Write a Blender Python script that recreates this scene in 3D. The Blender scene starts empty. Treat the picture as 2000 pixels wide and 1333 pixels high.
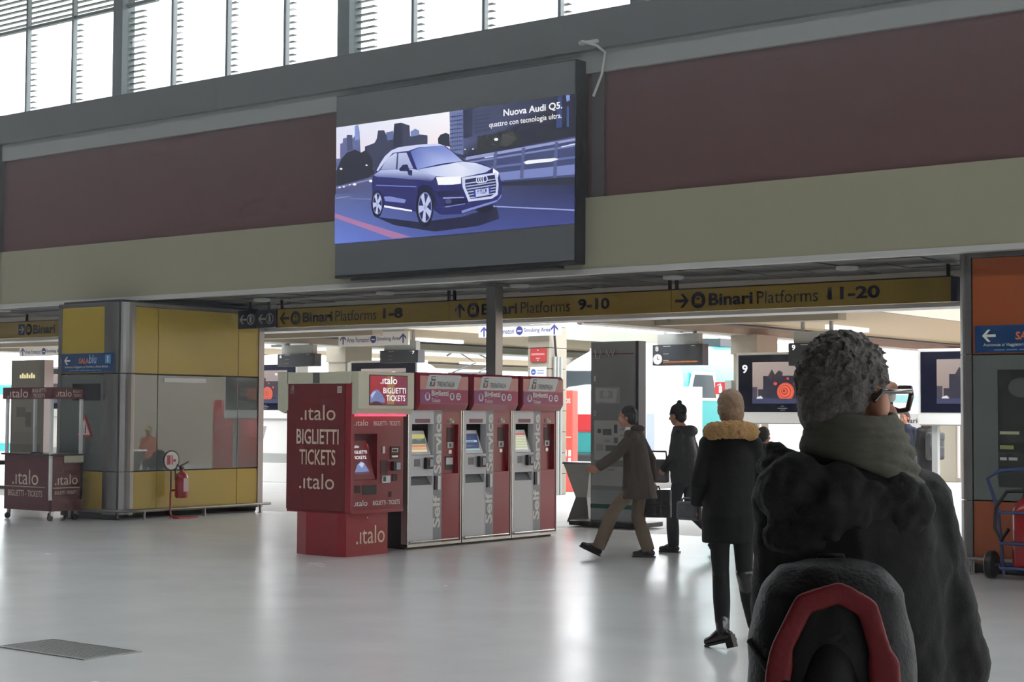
import bpy, bmesh, math, random
from mathutils import Vector, Matrix
random.seed(7)
sc = bpy.context.scene
COL = sc.collection
V = Vector

# ------------------------------------------------------------------ camera, sky, exposure
cam_d = bpy.data.cameras.new('camera')
cam = bpy.data.objects.new('camera', cam_d); COL.objects.link(cam)
cam_d.sensor_width = 36.0; cam_d.lens = 36.0 * 3178.1 / 2000.0
cam_d.clip_start = 0.05; cam_d.clip_end = 500
RX, RY, RZ = (0.7921, -0.0227, -0.6099), (0.6103, 0.0382, 0.7912), (0.0053, -0.9990, 0.0441)
cam.matrix_world = Matrix(((RX[0], -RX[1], -RX[2], 0.0), (RY[0], -RY[1], -RY[2], 0.0), (RZ[0], -RZ[1], -RZ[2], 1.6), (0, 0, 0, 1)))
sc.camera = cam
world = bpy.data.worlds.new('overcast_sky'); sc.world = world; world.use_nodes = True
bg = world.node_tree.nodes['Background']
bg.inputs[0].default_value = (0.93, 0.96, 1.0, 1); bg.inputs[1].default_value = 1.8
EXPO = 2.0
sc.view_settings.view_transform = 'Standard'; sc.view_settings.look = 'None'
sc.view_settings.exposure = EXPO; sc.view_settings.gamma = 1.0
sc.view_settings.use_curve_mapping = False
ONE = 1.0 / 2 ** EXPO           # emission that shows a screen's own colours
sc.cycles.max_bounces = 6; sc.cycles.diffuse_bounces = 4; sc.cycles.glossy_bounces = 3; sc.cycles.transparent_max_bounces = 12
sc.cycles.sample_clamp_indirect = 6.0; sc.cycles.caustics_reflective = False; sc.cycles.caustics_refractive = False; sc.cycles.adaptive_threshold = 0.045; sc.cycles.adaptive_min_samples = 24

# ------------------------------------------------------------------ helpers
def lin(c):
    r = []
    for x in c[:3]:
        x = x / 255.0
        r.append(x / 12.92 if x <= 0.04045 else ((x + 0.055) / 1.055) ** 2.4)
    return tuple(r) + (1.0,)

MATS = {}
def mat(name, rgb, rough=0.5, metal=0.0, var=0.06, scale=6.0, bump=0.0, spec=0.5, coat=0.0, bscale=None, stretch=None):
    if name in MATS: return MATS[name]
    m = bpy.data.materials.new(name); m.use_nodes = True
    nt = m.node_tree; b = nt.nodes['Principled BSDF']
    c = lin(rgb)
    b.inputs['Roughness'].default_value = rough; b.inputs['Metallic'].default_value = metal
    b.inputs['Specular IOR Level'].default_value = spec; b.inputs['Coat Weight'].default_value = coat
    b.inputs['Coat Roughness'].default_value = 0.08
    tc = nt.nodes.new('ShaderNodeTexCoord'); src = tc.outputs['Object']
    if stretch:
        mp = nt.nodes.new('ShaderNodeMapping'); mp.inputs['Scale'].default_value = stretch
        nt.links.new(src, mp.inputs[0]); src = mp.outputs[0]
    n = nt.nodes.new('ShaderNodeTexNoise'); n.inputs['Scale'].default_value = scale; n.inputs['Detail'].default_value = 4
    nt.links.new(src, n.inputs['Vector'])
    mx = nt.nodes.new('ShaderNodeMix'); mx.data_type = 'RGBA'
    mx.inputs['A'].default_value = tuple(min(1, x * (1 + var)) for x in c[:3]) + (1,)
    mx.inputs['B'].default_value = tuple(x * (1 - var) for x in c[:3]) + (1,)
    nt.links.new(n.outputs['Fac'], mx.inputs['Factor']); nt.links.new(mx.outputs['Result'], b.inputs['Base Color'])
    if bump:
        n2 = nt.nodes.new('ShaderNodeTexNoise'); n2.inputs['Scale'].default_value = bscale or scale * 4; n2.inputs['Detail'].default_value = 5
        nt.links.new(src, n2.inputs['Vector'])
        bp = nt.nodes.new('ShaderNodeBump'); bp.inputs['Strength'].default_value = bump; bp.inputs['Distance'].default_value = 0.02
        nt.links.new(n2.outputs['Fac'], bp.inputs['Height']); nt.links.new(bp.outputs['Normal'], b.inputs['Normal'])
    MATS[name] = m
    return m

def emit(name, rgb, strength=1.0):
    if name in MATS: return MATS[name]
    m = bpy.data.materials.new(name); m.use_nodes = True
    nt = m.node_tree; b = nt.nodes['Principled BSDF']
    b.inputs['Base Color'].default_value = (0.02, 0.02, 0.02, 1); b.inputs['Roughness'].default_value = 0.3
    b.inputs['Emission Color'].default_value = lin(rgb); b.inputs['Emission Strength'].default_value = ONE * strength
    MATS[name] = m
    return m

def attr_mat(name, emission=0.0, rough=0.5, spec=0.4):
    """colour from the mesh's 'ink' attribute: printed ink (emission 0) or a lit screen"""
    if name in MATS: return MATS[name]
    m = bpy.data.materials.new(name); m.use_nodes = True
    nt = m.node_tree; b = nt.nodes['Principled BSDF']
    a = nt.nodes.new('ShaderNodeAttribute'); a.attribute_name = 'ink'
    b.inputs['Roughness'].default_value = rough; b.inputs['Specular IOR Level'].default_value = spec
    if emission:
        b.inputs['Base Color'].default_value = (0.01, 0.01, 0.012, 1)
        nt.links.new(a.outputs['Color'], b.inputs['Emission Color']); b.inputs['Emission Strength'].default_value = ONE * emission
    else:
        nt.links.new(a.outputs['Color'], b.inputs['Base Color'])
    MATS[name] = m
    return m

def pane_mat(name, tint=(235, 240, 240), refl=1.0, clear=0.9):
    if name in MATS: return MATS[name]
    m = bpy.data.materials.new(name); m.use_nodes = True
    nt = m.node_tree
    for x in list(nt.nodes): nt.nodes.remove(x)
    out = nt.nodes.new('ShaderNodeOutputMaterial'); mx = nt.nodes.new('ShaderNodeMixShader')
    t = nt.nodes.new('ShaderNodeBsdfTransparent'); g = nt.nodes.new('ShaderNodeBsdfGlossy')
    t.inputs[0].default_value = tuple(x * clear for x in lin(tint)[:3]) + (1,); g.inputs['Roughness'].default_value = 0.03
    mx.inputs[0].default_value = 0.06 * refl
    nt.links.new(t.outputs[0], mx.inputs[1]); nt.links.new(g.outputs[0], mx.inputs[2])
    nt.links.new(mx.outputs[0], out.inputs[0])
    MATS[name] = m
    return m

SHIFT = {}
def tag(o, label=None, cat=None, group=None, kind=None):
    if label: o['label'] = label
    if cat: o['category'] = cat
    if group: o['group'] = group
    if kind: o['kind'] = kind
    return o

def thing(name, label, cat, loc=(0, 0, 0), rotz=0.0, group=None, world_coords=True):
    o = bpy.data.objects.new(name, None); COL.objects.link(o)
    o.location = loc; o.rotation_euler = (0, 0, rotz); o.empty_display_size = 0.1
    tag(o, label, cat, group)
    SHIFT[o] = V(loc) if world_coords else V((0, 0, 0))
    return o

class MB:
    def __init__(s): s.v = []; s.f = []; s.sm = []
    def add(s, vs, fs, smooth=False):
        k = len(s.v); s.v += [tuple(x) for x in vs]
        for f in fs: s.f.append([i + k for i in f]); s.sm.append(smooth)
        return s
    def box(s, x0, y0, z0, x1, y1, z1, bev=0.0):
        x0, x1 = sorted((x0, x1)); y0, y1 = sorted((y0, y1)); z0, z1 = sorted((z0, z1))
        if bev:
            bm = bmesh.new(); bmesh.ops.create_cube(bm, size=1.0)
            for q in bm.verts:
                q.co = V((x0 + (q.co.x + .5) * (x1 - x0), y0 + (q.co.y + .5) * (y1 - y0), z0 + (q.co.z + .5) * (z1 - z0)))
            bmesh.ops.bevel(bm, geom=bm.edges[:], offset=bev, segments=2, affect='EDGES', profile=0.6)
            bm.verts.index_update()
            s.add([q.co[:] for q in bm.verts], [[q.index for q in f.verts] for f in bm.faces]); bm.free()
            return s
        return s.add([(x0, y0, z0), (x1, y0, z0), (x1, y1, z0), (x0, y1, z0), (x0, y0, z1), (x1, y0, z1), (x1, y1, z1), (x0, y1, z1)],
                     [(0, 3, 2, 1), (4, 5, 6, 7), (0, 1, 5, 4), (1, 2, 6, 5), (2, 3, 7, 6), (3, 0, 4, 7)])
    def prism(s, poly, a, b, axis='z'):
        """polygon in the two other axes (in x,y,z order) pushed from a to b along axis"""
        n = len(poly)
        def P(p, t): return {'z': (p[0], p[1], t), 'y': (p[0], t, p[1]), 'x': (t, p[0], p[1])}[axis]
        return s.add([P(p, a) for p in poly] + [P(p, b) for p in poly],
                     [tuple(range(n)), tuple(range(2 * n - 1, n - 1, -1))] + [(i, (i + 1) % n, n + (i + 1) % n, n + i) for i in range(n)])
    def cone(s, p0, p1, r0, r1=None, n=14, caps=True):
        r1 = r0 if r1 is None else r1
        p0 = V(p0); p1 = V(p1); d = (p1 - p0).normalized(); a = d.orthogonal().normalized(); b = d.cross(a)
        vs = [p0 + (a * math.cos(t) + b * math.sin(t)) * r0 for t in [2 * math.pi * i / n for i in range(n)]]
        vs += [p1 + (a * math.cos(t) + b * math.sin(t)) * r1 for t in [2 * math.pi * i / n for i in range(n)]]
        s.add(vs, [(i, (i + 1) % n, n + (i + 1) % n, n + i) for i in range(n)], True)
        if caps:
            s.add(vs[:n], [tuple(range(n - 1, -1, -1))]); s.add(vs[n:], [tuple(range(n))])
        return s
    def tube(s, path, r, n=8, closed=False):
        path = [V(p) for p in path]; m = len(path); vs = []; prev = None
        for i, p in enumerate(path):
            d = (path[(i + 1) % m] - path[i - 1]) if closed else (path[min(i + 1, m - 1)] - path[max(i - 1, 0)])
            d.normalize()
            a = d.orthogonal().normalized() if prev is None else (prev - d * prev.dot(d)).normalized()
            prev = a; b = d.cross(a)
            rr = r[i] if isinstance(r, (list, tuple)) else r
            vs += [p + (a * math.cos(t) + b * math.sin(t)) * rr for t in [2 * math.pi * j / n for j in range(n)]]
        fs = []
        for i in range(m if closed else m - 1):
            i2 = (i + 1) % m
            fs += [(i * n + j, i * n + (j + 1) % n, i2 * n + (j + 1) % n, i2 * n + j) for j in range(n)]
        s.add(vs, fs, True)
        if not closed: s.add(vs[:n], [tuple(range(n - 1, -1, -1))]); s.add(vs[-n:], [tuple(range(n))])
        return s
    def lathe(s, prof, c=(0, 0, 0), n=20, axis='z'):
        vs = []
        for r, h in prof:
            for j in range(n):
                t = 2 * math.pi * j / n; x, y = r * math.cos(t), r * math.sin(t)
                p = {'z': (x, y, h), 'y': (x, h, y), 'x': (h, x, y)}[axis]
                vs.append((c[0] + p[0], c[1] + p[1], c[2] + p[2]))
        k = len(prof)
        s.add(vs, [(i * n + j, i * n + (j + 1) % n, (i + 1) * n + (j + 1) % n, (i + 1) * n + j) for i in range(k - 1) for j in range(n)], True)
        s.add(vs[:n], [tuple(range(n))]); s.add(vs[-n:], [tuple(range(n))])
        return s
    def loft(s, rings, smooth=True):
        """rings: lists of the same number of points; ends capped"""
        n = len(rings[0]); vs = [p for r in rings for p in r]
        s.add(vs, [(i * n + j, i * n + (j + 1) % n, (i + 1) * n + (j + 1) % n, (i + 1) * n + j) for i in range(len(rings) - 1) for j in range(n)], smooth)
        s.add(rings[0], [tuple(range(n - 1, -1, -1))]); s.add(rings[-1], [tuple(range(n))])
        return s
    def ell(s, c, r, rot=None, nu=16, nv=10):
        c = V(c); vs = []
        for i in range(nv + 1):
            ph = math.pi * (i + 0.02) / (nv + 0.04) - math.pi / 2
            for j in range(nu):
                t = 2 * math.pi * j / nu
                p = V((r[0] * math.cos(ph) * math.cos(t), r[1] * math.cos(ph) * math.sin(t), r[2] * math.sin(ph)))
                if rot is not None: p = rot @ p
                vs.append(c + p)
        s.add(vs, [(i * nu + j, i * nu + (j + 1) % nu, (i + 1) * nu + (j + 1) % nu, (i + 1) * nu + j) for i in range(nv) for j in range(nu)], True)
        s.add(vs[:nu], [tuple(range(nu - 1, -1, -1))]); s.add(vs[-nu:], [tuple(range(nu))])
        return s
    def cap(s, p0, p1, r0, r1=None, n=12):
        """tapered capsule"""
        r1 = r0 if r1 is None else r1
        p0 = V(p0); p1 = V(p1); d = p1 - p0
        if d.length < 1e-6: return s.ell(p0, (r0, r0, r0))
        d.normalize(); path = []; rad = []
        for k in range(5):
            t = math.pi / 2 * k / 4.0
            path.append(p0 - d * (r0 * math.cos(t) * 0.999)); rad.append(max(r0 * math.sin(t), r0 * 0.06))
        for k in range(5):
            t = math.pi / 2 * k / 4.0
            path.append(p1 + d * (r1 * math.sin(t))); rad.append(max(r1 * math.cos(t), r1 * 0.06))
        a = d.orthogonal().normalized(); b = d.cross(a); rings = []
        for p, r in zip(path, rad):
            rings.append([p + (a * math.cos(2 * math.pi * j / n) + b * math.sin(2 * math.pi * j / n)) * r for j in range(n)])
        return s.loft(rings)
    def mesh(s, name):
        me = bpy.data.meshes.new(name); me.from_pydata(s.v, [], s.f); me.update()
        me.polygons.foreach_set('use_smooth', s.sm)
        return me
    def build(s, name, m, parent=None, label=None, fix=True):
        sh = SHIFT.get(parent, V((0, 0, 0)))
        if sh.length: s.v = [(x - sh.x, y - sh.y, z - sh.z) for x, y, z in s.v]
        me = s.mesh(name)
        if fix:
            bm = bmesh.new(); bm.from_mesh(me); bmesh.ops.recalc_face_normals(bm, faces=bm.faces[:]); bm.to_mesh(me); bm.free()
        me.materials.append(m)
        o = bpy.data.objects.new(name, me); COL.objects.link(o)
        if parent is not None: o.parent = parent; SHIFT[o] = sh
        if label: o['label'] = label
        return o
    def blob(s, name, m, parent=None, voxel=0.012, smooth=6, disp=None, label=None):
        """union of the overlapping closed shapes as one continuous skin"""
        sh = SHIFT.get(parent, V((0, 0, 0)))
        if sh.length: s.v = [(x - sh.x, y - sh.y, z - sh.z) for x, y, z in s.v]
        me = s.mesh(name); tmp = bpy.data.objects.new('tmp', me); COL.objects.link(tmp)
        r = tmp.modifiers.new('r', 'REMESH'); r.mode = 'VOXEL'; r.voxel_size = voxel; r.use_smooth_shade = True
        if smooth:
            q = tmp.modifiers.new('s', 'SMOOTH'); q.factor = 0.5; q.iterations = smooth
        if disp:
            tx = bpy.data.textures.new('d', 'CLOUDS'); tx.noise_scale = disp[1]; tx.noise_depth = 2
            q = tmp.modifiers.new('d', 'DISPLACE'); q.texture = tx; q.strength = disp[0]; q.mid_level = 0.5
        dg = bpy.context.evaluated_depsgraph_get()
        nm = bpy.data.meshes.new_from_object(tmp.evaluated_get(dg)); nm.name = name
        bpy.data.objects.remove(tmp); bpy.data.meshes.remove(me)
        nm.materials.clear(); nm.materials.append(m)
        nm.polygons.foreach_set('use_smooth', [True] * len(nm.polygons))
        o = bpy.data.objects.new(name, nm); COL.objects.link(o)
        if parent is not None: o.parent = parent; SHIFT[o] = sh
        if label: o['label'] = label
        return o

def copy_tree(o, parent=None):
    c = o.copy(); COL.objects.link(c)
    if parent is not None: c.parent = parent
    for ch in list(o.children): copy_tree(ch, c)
    return c

TXT = {}
def text_mesh(body, bold=0.0, space=1.0):
    key = (body, bold, space)
    if key not in TXT:
        cu = bpy.data.curves.new('t', 'FONT'); cu.body = body; cu.size = 1.0; cu.resolution_u = 3
        cu.offset = bold; cu.space_character = space; cu.fill_mode = 'BOTH'; cu.extrude = 0.0
        o = bpy.data.objects.new('t', cu); COL.objects.link(o)
        dg = bpy.context.evaluated_depsgraph_get()
        me = bpy.data.meshes.new_from_object(o.evaluated_get(dg))
        vs = [v.co.copy() for v in me.vertices]; fs = [list(p.vertices) for p in me.polygons]
        bpy.data.objects.remove(o); bpy.data.curves.remove(cu); bpy.data.meshes.remove(me)
        x0 = min(v.x for v in vs); x1 = max(v.x for v in vs); y0 = min(v.y for v in vs); y1 = max(v.y for v in vs)
        TXT[key] = (vs, fs, x0, x1, y0, y1)
    return TXT[key]

PX = (V((0, 1, 0)), V((0, 0, 1)))       # a plane facing +X: right is +Y
MY = (V((1, 0, 0)), V((0, 0, 1)))       # a plane facing -Y: right is +X
def text(body, p, w, h, m, parent, plane=MY, bold=0.0, name='lettering', off=0.003, slant=0.0, space=1.0, vertical=False):
    """lettering whose ink box starts at p (lower left) and is w wide, h high"""
    vs, fs, x0, x1, y0, y1 = text_mesh(body, bold, space)
    r, u = plane; n = r.cross(u); b = MB(); p = V(p)
    if vertical: r, u = u, -r
    out = []
    for v in vs:
        a = (v.x - x0) / (x1 - x0) * w; c = (v.y - y0) / (y1 - y0) * h
        out.append(p + r * (a + slant * c) + u * c + n * off)
    b.add(out, fs)
    return b.build(name, m, parent, fix=False)

def art(polys, p, parent, plane=MY, m=None, name='picture', off=0.002, step=0.0006, sx=1.0, sy=1.0):
    """flat printed or lit picture: coloured polygons (points, colour or one colour per point), each a hair above the last"""
    r, u = plane; n = r.cross(u); p = V(p); b = MB(); cols = []
    for k, (pts, c) in enumerate(polys):
        b.add([p + r * (x * sx) + u * (y * sy) + n * (off + step * k) for x, y in pts], [tuple(range(len(pts)))])
        cols += [lin(q) for q in c] if isinstance(c[0], (list, tuple)) else [lin(c)] * len(pts)
    o = b.build(name, m, parent, fix=False)
    at = o.data.color_attributes.new('ink', 'FLOAT_COLOR', 'POINT')
    at.data.foreach_set('color', [x for c in cols for x in c])
    return o

def disc(cx, cy, rx, ry=None, n=20, a0=0.0, a1=2 * math.pi):
    ry = ry or rx
    return [(cx + rx * math.cos(a0 + (a1 - a0) * i / n), cy + ry * math.sin(a0 + (a1 - a0) * i / n)) for i in range(n)]
def rect(x0, y0, x1, y1): return [(x0, y0), (x1, y0), (x1, y1), (x0, y1)]
def arrow(cx, cy, s, a):
    """outline of a chunky arrow of size s turned by a (0 points right) as three polygons"""
    def R(pts): return [(cx + (x * math.cos(a) - y * math.sin(a)) * s, cy + (x * math.sin(a) + y * math.cos(a)) * s) for x, y in pts]
    return [R([(-.5, -.09), (.40, -.09), (.40, .09), (-.5, .09)]), R([(.52, 0), (.1, .44), (-.12, .44), (.28, 0)]), R([(.52, 0), (.28, 0), (-.12, -.44), (.1, -.44)])]
INK = attr_mat('printed_ink'); LIT = attr_mat('lit_screen', 1.0)

def struct(name, mb, m, parent=None, label=None, cat=None):
    o = mb.build(name, m, parent)
    if parent is None: o['kind'] = 'structure'; o['label'] = label or name.replace('_', ' '); o['category'] = cat or name.split('_')[0]
    return o

# ------------------------------------------------------------------ materials
M_floor = mat('terrazzo_floor', (212, 213, 211), 0.25, var=0.10, scale=1.3, bump=0.02, bscale=60, spec=0.5)
_nt = M_floor.node_tree; _n = _nt.nodes.new('ShaderNodeTexNoise'); _n.inputs['Scale'].default_value = 0.55; _n.inputs['Detail'].default_value = 8; _n.inputs['Roughness'].default_value = 0.65
_r = _nt.nodes.new('ShaderNodeMapRange'); _r.inputs['From Min'].default_value = .3; _r.inputs['From Max'].default_value = .7; _r.inputs['To Min'].default_value = .20; _r.inputs['To Max'].default_value = .28
_tc = _nt.nodes.new('ShaderNodeTexCoord'); _nt.links.new(_tc.outputs['Object'], _n.inputs['Vector']); _nt.links.new(_n.outputs['Fac'], _r.inputs['Value']); _nt.links.new(_r.outputs['Result'], _nt.nodes['Principled BSDF'].inputs['Roughness'])
M_pave = mat('platform_paving', (190, 190, 188), 0.5, var=0.10, scale=2.0, bump=0.25, bscale=18)
M_beige = mat('beige_plaster', (168, 164, 138), 0.7, var=0.03, scale=1.0)
M_redwall = mat('dark_red_plaster', (108, 74, 74), 0.75, var=0.04, scale=1.2)
M_grey = mat('grey_plaster', (165, 168, 165), 0.7, var=0.03, scale=1.0)
M_sill = mat('dark_grey_sill', (108, 110, 112), 0.6, var=0.04, scale=1.5)
M_lip = mat('pale_trim', (205, 205, 200), 0.5, var=0.03)
M_tile = mat('ceiling_panel', (78, 80, 82), 0.45, var=0.06, scale=0.9)
M_steel = mat('brushed_steel', (150, 148, 145), 0.34, 0.85, var=0.06, scale=4, stretch=(1, 1, 0.1))
M_frame = mat('window_frame', (120, 128, 130), 0.5)
M_white = mat('white_paint', (232, 232, 230), 0.45, var=0.02)
M_black = mat('black_plastic', (22, 22, 24), 0.4, var=0.05)
M_dark = mat('dark_grey_metal', (58, 60, 63), 0.45)
M_cream = mat('cream_ceiling', (176, 156, 122), 0.7, var=0.03, scale=0.5)
M_conc = mat('pale_concrete', (152, 145, 130), 0.7, var=0.06, scale=2.5, bump=0.05)
M_yellow = mat('yellow_panel', (184, 160, 58), 0.2, var=0.03, scale=1.5, spec=0.45, coat=0.0)
M_orange = mat('orange_panel', (168, 84, 36), 0.3, var=0.05, scale=1.5, coat=0.3)
M_glass = mat('dark_cladding_glass', (112, 119, 115), 0.0, var=0.05, scale=1.0, spec=1.0, coat=0.0)
M_red = mat('red_machine', (150, 26, 42), 0.35, var=0.04, scale=3, coat=0.3)
M_dred = mat('dark_red_machine', (128, 30, 40), 0.4, var=0.05, scale=3, coat=0.2)
M_silver = mat('silver_panel', (214, 216, 218), 0.35, 0.0, var=0.04, scale=3, stretch=(1, 1, .2))
M_signy = mat('sign_yellow', (172, 143, 44), 0.45, var=0.03)
M_navy = mat('sign_navy', (36, 40, 66), 0.45)
M_txt = mat('lettering_navy', (30, 30, 52), 0.5)
M_txtw = mat('lettering_white', (235, 232, 225), 0.5)
M_txtb = mat('lettering_beige', (222, 204, 182), 0.5)
M_blue = mat('sign_blue', (22, 68, 118), 0.35, var=0.03)
M_pane = pane_mat('window_pane')

# ------------------------------------------------------------------ the setting
YF = 15.75
struct('floor', MB().box(-62, -16, -0.3, 14, 18.4, 0), M_floor, label='polished grey terrazzo floor of the station hall')
struct('floor_platform', MB().box(-62, 18.4, -0.9, 14, 27.2, -0.002), M_pave, label='bright paved platform concourse beyond the opening')
struct('floor_trackbed', MB().box(-70, 27.2, -1.0, 14, 95, -0.5), mat('track_ballast', (150, 146, 140), 0.9, var=0.15, scale=8, bump=0.6, bscale=30), label='grey track bed between the platforms')
for k, (a, b) in enumerate(((-41.0, -31.6), (-26.6, -22.3), (-18.7, -9.9), (-5.2, -1))):
    struct('floor_platform_%d' % (k + 2), MB().box(a, 27.2, -0.5, b, 95, -0.002), M_pave, label='bright paved platform running away along the tracks')
# front wall, from the opening upwards
struct('trim_1', MB().box(-62, YF - .02, 3.245, 14, YF + .12, 3.305), M_lip, label='pale lip under the beige fascia')
struct('wall_front_fascia', MB().box(-62, YF, 3.305, 14, YF + .3, 4.155), M_beige, label='wide beige fascia band above the opening')
struct('wall_front', MB().box(-62, YF + .06, 4.155, 14, YF + .3, 5.64), M_redwall, label='dark red wall band beside the large screen')
struct('trim_2', MB().box(-62, YF, 5.64, 14, YF + .3, 5.90), M_grey, label='light grey strip above the dark red wall band')
struct('trim_3', MB().box(-62, YF - .10, 5.90, 14, YF + .3, 6.36, 0.0), M_sill, label='dark grey sill beam under the high windows')
struct('trim_4', MB().box(-23.4, YF - .05, 3.305, -22.62, YF + .2, 5.9), mat('pilaster_dark', (86, 84, 84), 0.6), label='dark grey pilaster at the end of the red wall band')
struct('trim_5', MB().box(-10.98, YF + .02, 4.155, -10.80, YF + .1, 5.64), mat('conduit_grey', (92, 84, 84), 0.6), label='grey strip on the wall beside the large screen')
struct('wall_front_top', MB().box(-62, YF, 9.3, 14, YF + .3, 10.0), M_grey, label='wall above the high windows')
struct('ceiling_hall', MB().box(-62, -16, 10.0, 14, 7.2, 10.2), mat('hall_ceiling', (92, 92, 92), 0.8), label='high ceiling of the hall behind the added roof gap')  # gap before the front ceiling is added, out of view, to brighten the floor
struct('ceiling_hall_front', MB().box(-62, 8.35, 10.0, 14, 16.1, 10.2), mat('hall_ceiling', (92, 92, 92), 0.8), label='high ceiling of the hall in front of the added roof gap')
struct('wall_left', MB().box(-62.3, -16, 0, -62, 16, 10), mat('hall_wall_dark', (96, 92, 90), 0.8), label='far end wall of the hall')
# the hall's other sides, unseen; slot in the right wall sized for incoming light
for k, (z0, z1) in enumerate(((0, 10.0),)):
    struct('wall_back_%d' % (k + 1), MB().box(-62, -16.3, z0, 14, -16, z1), mat('hall_wall_dark', (96, 92, 90), 0.8), label='band of the wall behind the viewer')
for k, (z0, z1) in enumerate(((0, 0.6), (1.9, 10.0))):
    struct('wall_right_%d' % (k + 1), MB().box(14, -16.3, z0, 14.3, 18.4, z1), mat('hall_wall_dark', (96, 92, 90), 0.8), label='band of the end wall right of the viewer')
struct('wall_station_side', MB().box(9.0, 18.4, -.5, 9.4, 95, 8.0), mat('light_block_wall', (168, 158, 140), 0.8), label='unseen beige wall added right of the platforms to cut light')  # added out of view to dim light and reflections from the right
# low ceiling behind the lip, laid with panels
ceil = struct('ceiling', MB().box(-62, YF + .12, 3.33, 14, 18.3, 3.5), M_dark, label='dark panelled soffit over the passage to the platforms')
tile = None
for i in range(31):
    for j in range(4):
        x = -24.9 + i * 0.61; y = YF + .16 + j * 0.61
        if tile is None:
            tile = MB().box(0, 0, 3.305, .59, .59, 3.332, 0.006).build('ceiling_tile', M_tile, ceil); t = tile
        else:
            t = tile.copy(); COL.objects.link(t)
        t.location = (x, y, random.uniform(-.004, .006)); t.rotation_euler = (random.uniform(-.006, .006), random.uniform(-.006, .006), 0)
struct('wall_lintel', MB().box(-62, 18.3, 2.88, 14, 18.75, 3.6), M_white, label='white lintel beam behind the hanging signs')
struct('ceiling_concourse', MB().box(-62, 18.75, 3.45, 14, 22.5, 3.6), M_cream, label='cream canopy ceiling just outside the hall')

# high windows: four bays with frames, mullions, panes and sun-shade slats
for b in range(5):
    x0 = -24.62 + b * 4.747; x1 = x0 + 4.747
    w = struct('window_%d' % (b + 1), MB().box(x0 - .11, YF + .1, 6.36, x0 + .11, YF + .34, 9.3), M_frame, label='high window bay with bright sky behind, bay %d from the left' % (b + 1))
    pane = None
    for k in range(4):
        xa = x0 + k * 1.187
        p = MB().box(xa + .06, YF + .2, 6.38, xa + 1.127, YF + .212, 9.28).build('pane', M_pane, w)
        if k:
            MB().box(xa - .022, YF + .16, 6.36, xa + .022, YF + .24, 9.3).build('mullion', M_frame, w)
        for z in range(15):
            L = .075 if k else .15
            MB().box(xa - L, YF + .26, 6.42 + z * .092, xa + (L if k else .42), YF + .33, 6.432 + z * .092).build('slat', M_frame, w)
    if b < 2:
        MB().box(x0, YF + .17, 7.78, x1 if b == 0 else x0 + .8, YF + .24, 7.83).build('transom', M_frame, w)
        for z in range(13):
            MB().box(x0, YF + .26, 7.9 + z * .085, x1 if b == 0 else x0 + 1.1, YF + .33, 7.918 + z * .085).build('slat', M_frame, w)

# ------------------------------------------------------------------ canopies, columns and beams over the platforms
for k, (xa, xb, side) in enumerate(((-36.2, -31.6, 'far left'), (-26.0, -21.7, 'left'), (-15.7, -11.45, 'right'), (-5.4, -1.2, 'far right'))):
    c = thing('platform_canopy', ['long cream canopy roof over the platform farthest left', 'long cream canopy roof over the platform behind the ticket machines', 'long cream canopy roof behind the grey-haired man', 'long cream canopy roof hidden mostly behind the orange pillar'][k], 'canopy', ((xa + xb) / 2, 22.5, 3.3), group='platform canopies')
    MB().box(xa, 22.5, 3.32, xb, 70, 3.46).build('roof_slab', M_cream, c)
    MB().box(xa - .12, 22.5, 3.12, xa + .22, 70, 3.5).build('edge_beam', M_conc, c)
    MB().box(xb - .06, 22.5, 3.28, xb + .06, 70, 3.56).build('edge_beam', M_conc, c)
    MB().cone((xa - .2, 22.5, 3.16), (xa - .2, 70, 3.16), .07).build('gutter_pipe', M_white, c)
    MB().cone((xa + .5, 22.5, 3.26), (xa + .5, 70, 3.26), .025, n=8).build('conduit', M_dark, c)
    MB().box(xa + .15, 24.2, 3.15, xb - .5, 24.5, 3.32).build('cross_beam', M_conc, c)
    for j in range(3):
        MB().box(xa + 1.6, 28 + j * 7, 3.22, xa + 1.75, 29.6 + j * 7, 3.3).build('strip_lamp', emit('strip_lamp_lit', (255, 255, 250), 1.4), c)
for k, (x, y, w, lab) in enumerate(((-26.36, 27.8, .56, 'white square canopy column behind the platform 7 screen'), (-15.58, 27.8, .5, 'pale square canopy column behind the platform 9 screen'),
                               (-15.58, 37.5, .5, 'pale square canopy column farther along the platform behind the grey-haired head'), (-26.36, 37, .56, 'white square canopy column farther along behind the left canopy'),
                               (-36.2, 27.8, .5, 'pale square canopy column seen through the gap left of the yellow pillar'))):
    c = thing('canopy_column', lab, 'column', (x, y, 0), group='canopy columns')
    MB().box(x - w / 2, y - w / 2, 0, x + w / 2, y + w / 2, 2.98, .02).build('shaft', M_conc, c)
    MB().box(x - w / 2 - .04, y - w / 2 - .04, 2.75, x + w / 2 + .04, y + w / 2 + .3, 3.14, .02).build('capital', M_conc, c)
    MB().box(x + w / 2, y - w / 2 + .05, .1, x + w / 2 + .05, y - w / 2 + .12, 2.75).build('drain_pipe', M_white, c)
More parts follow.
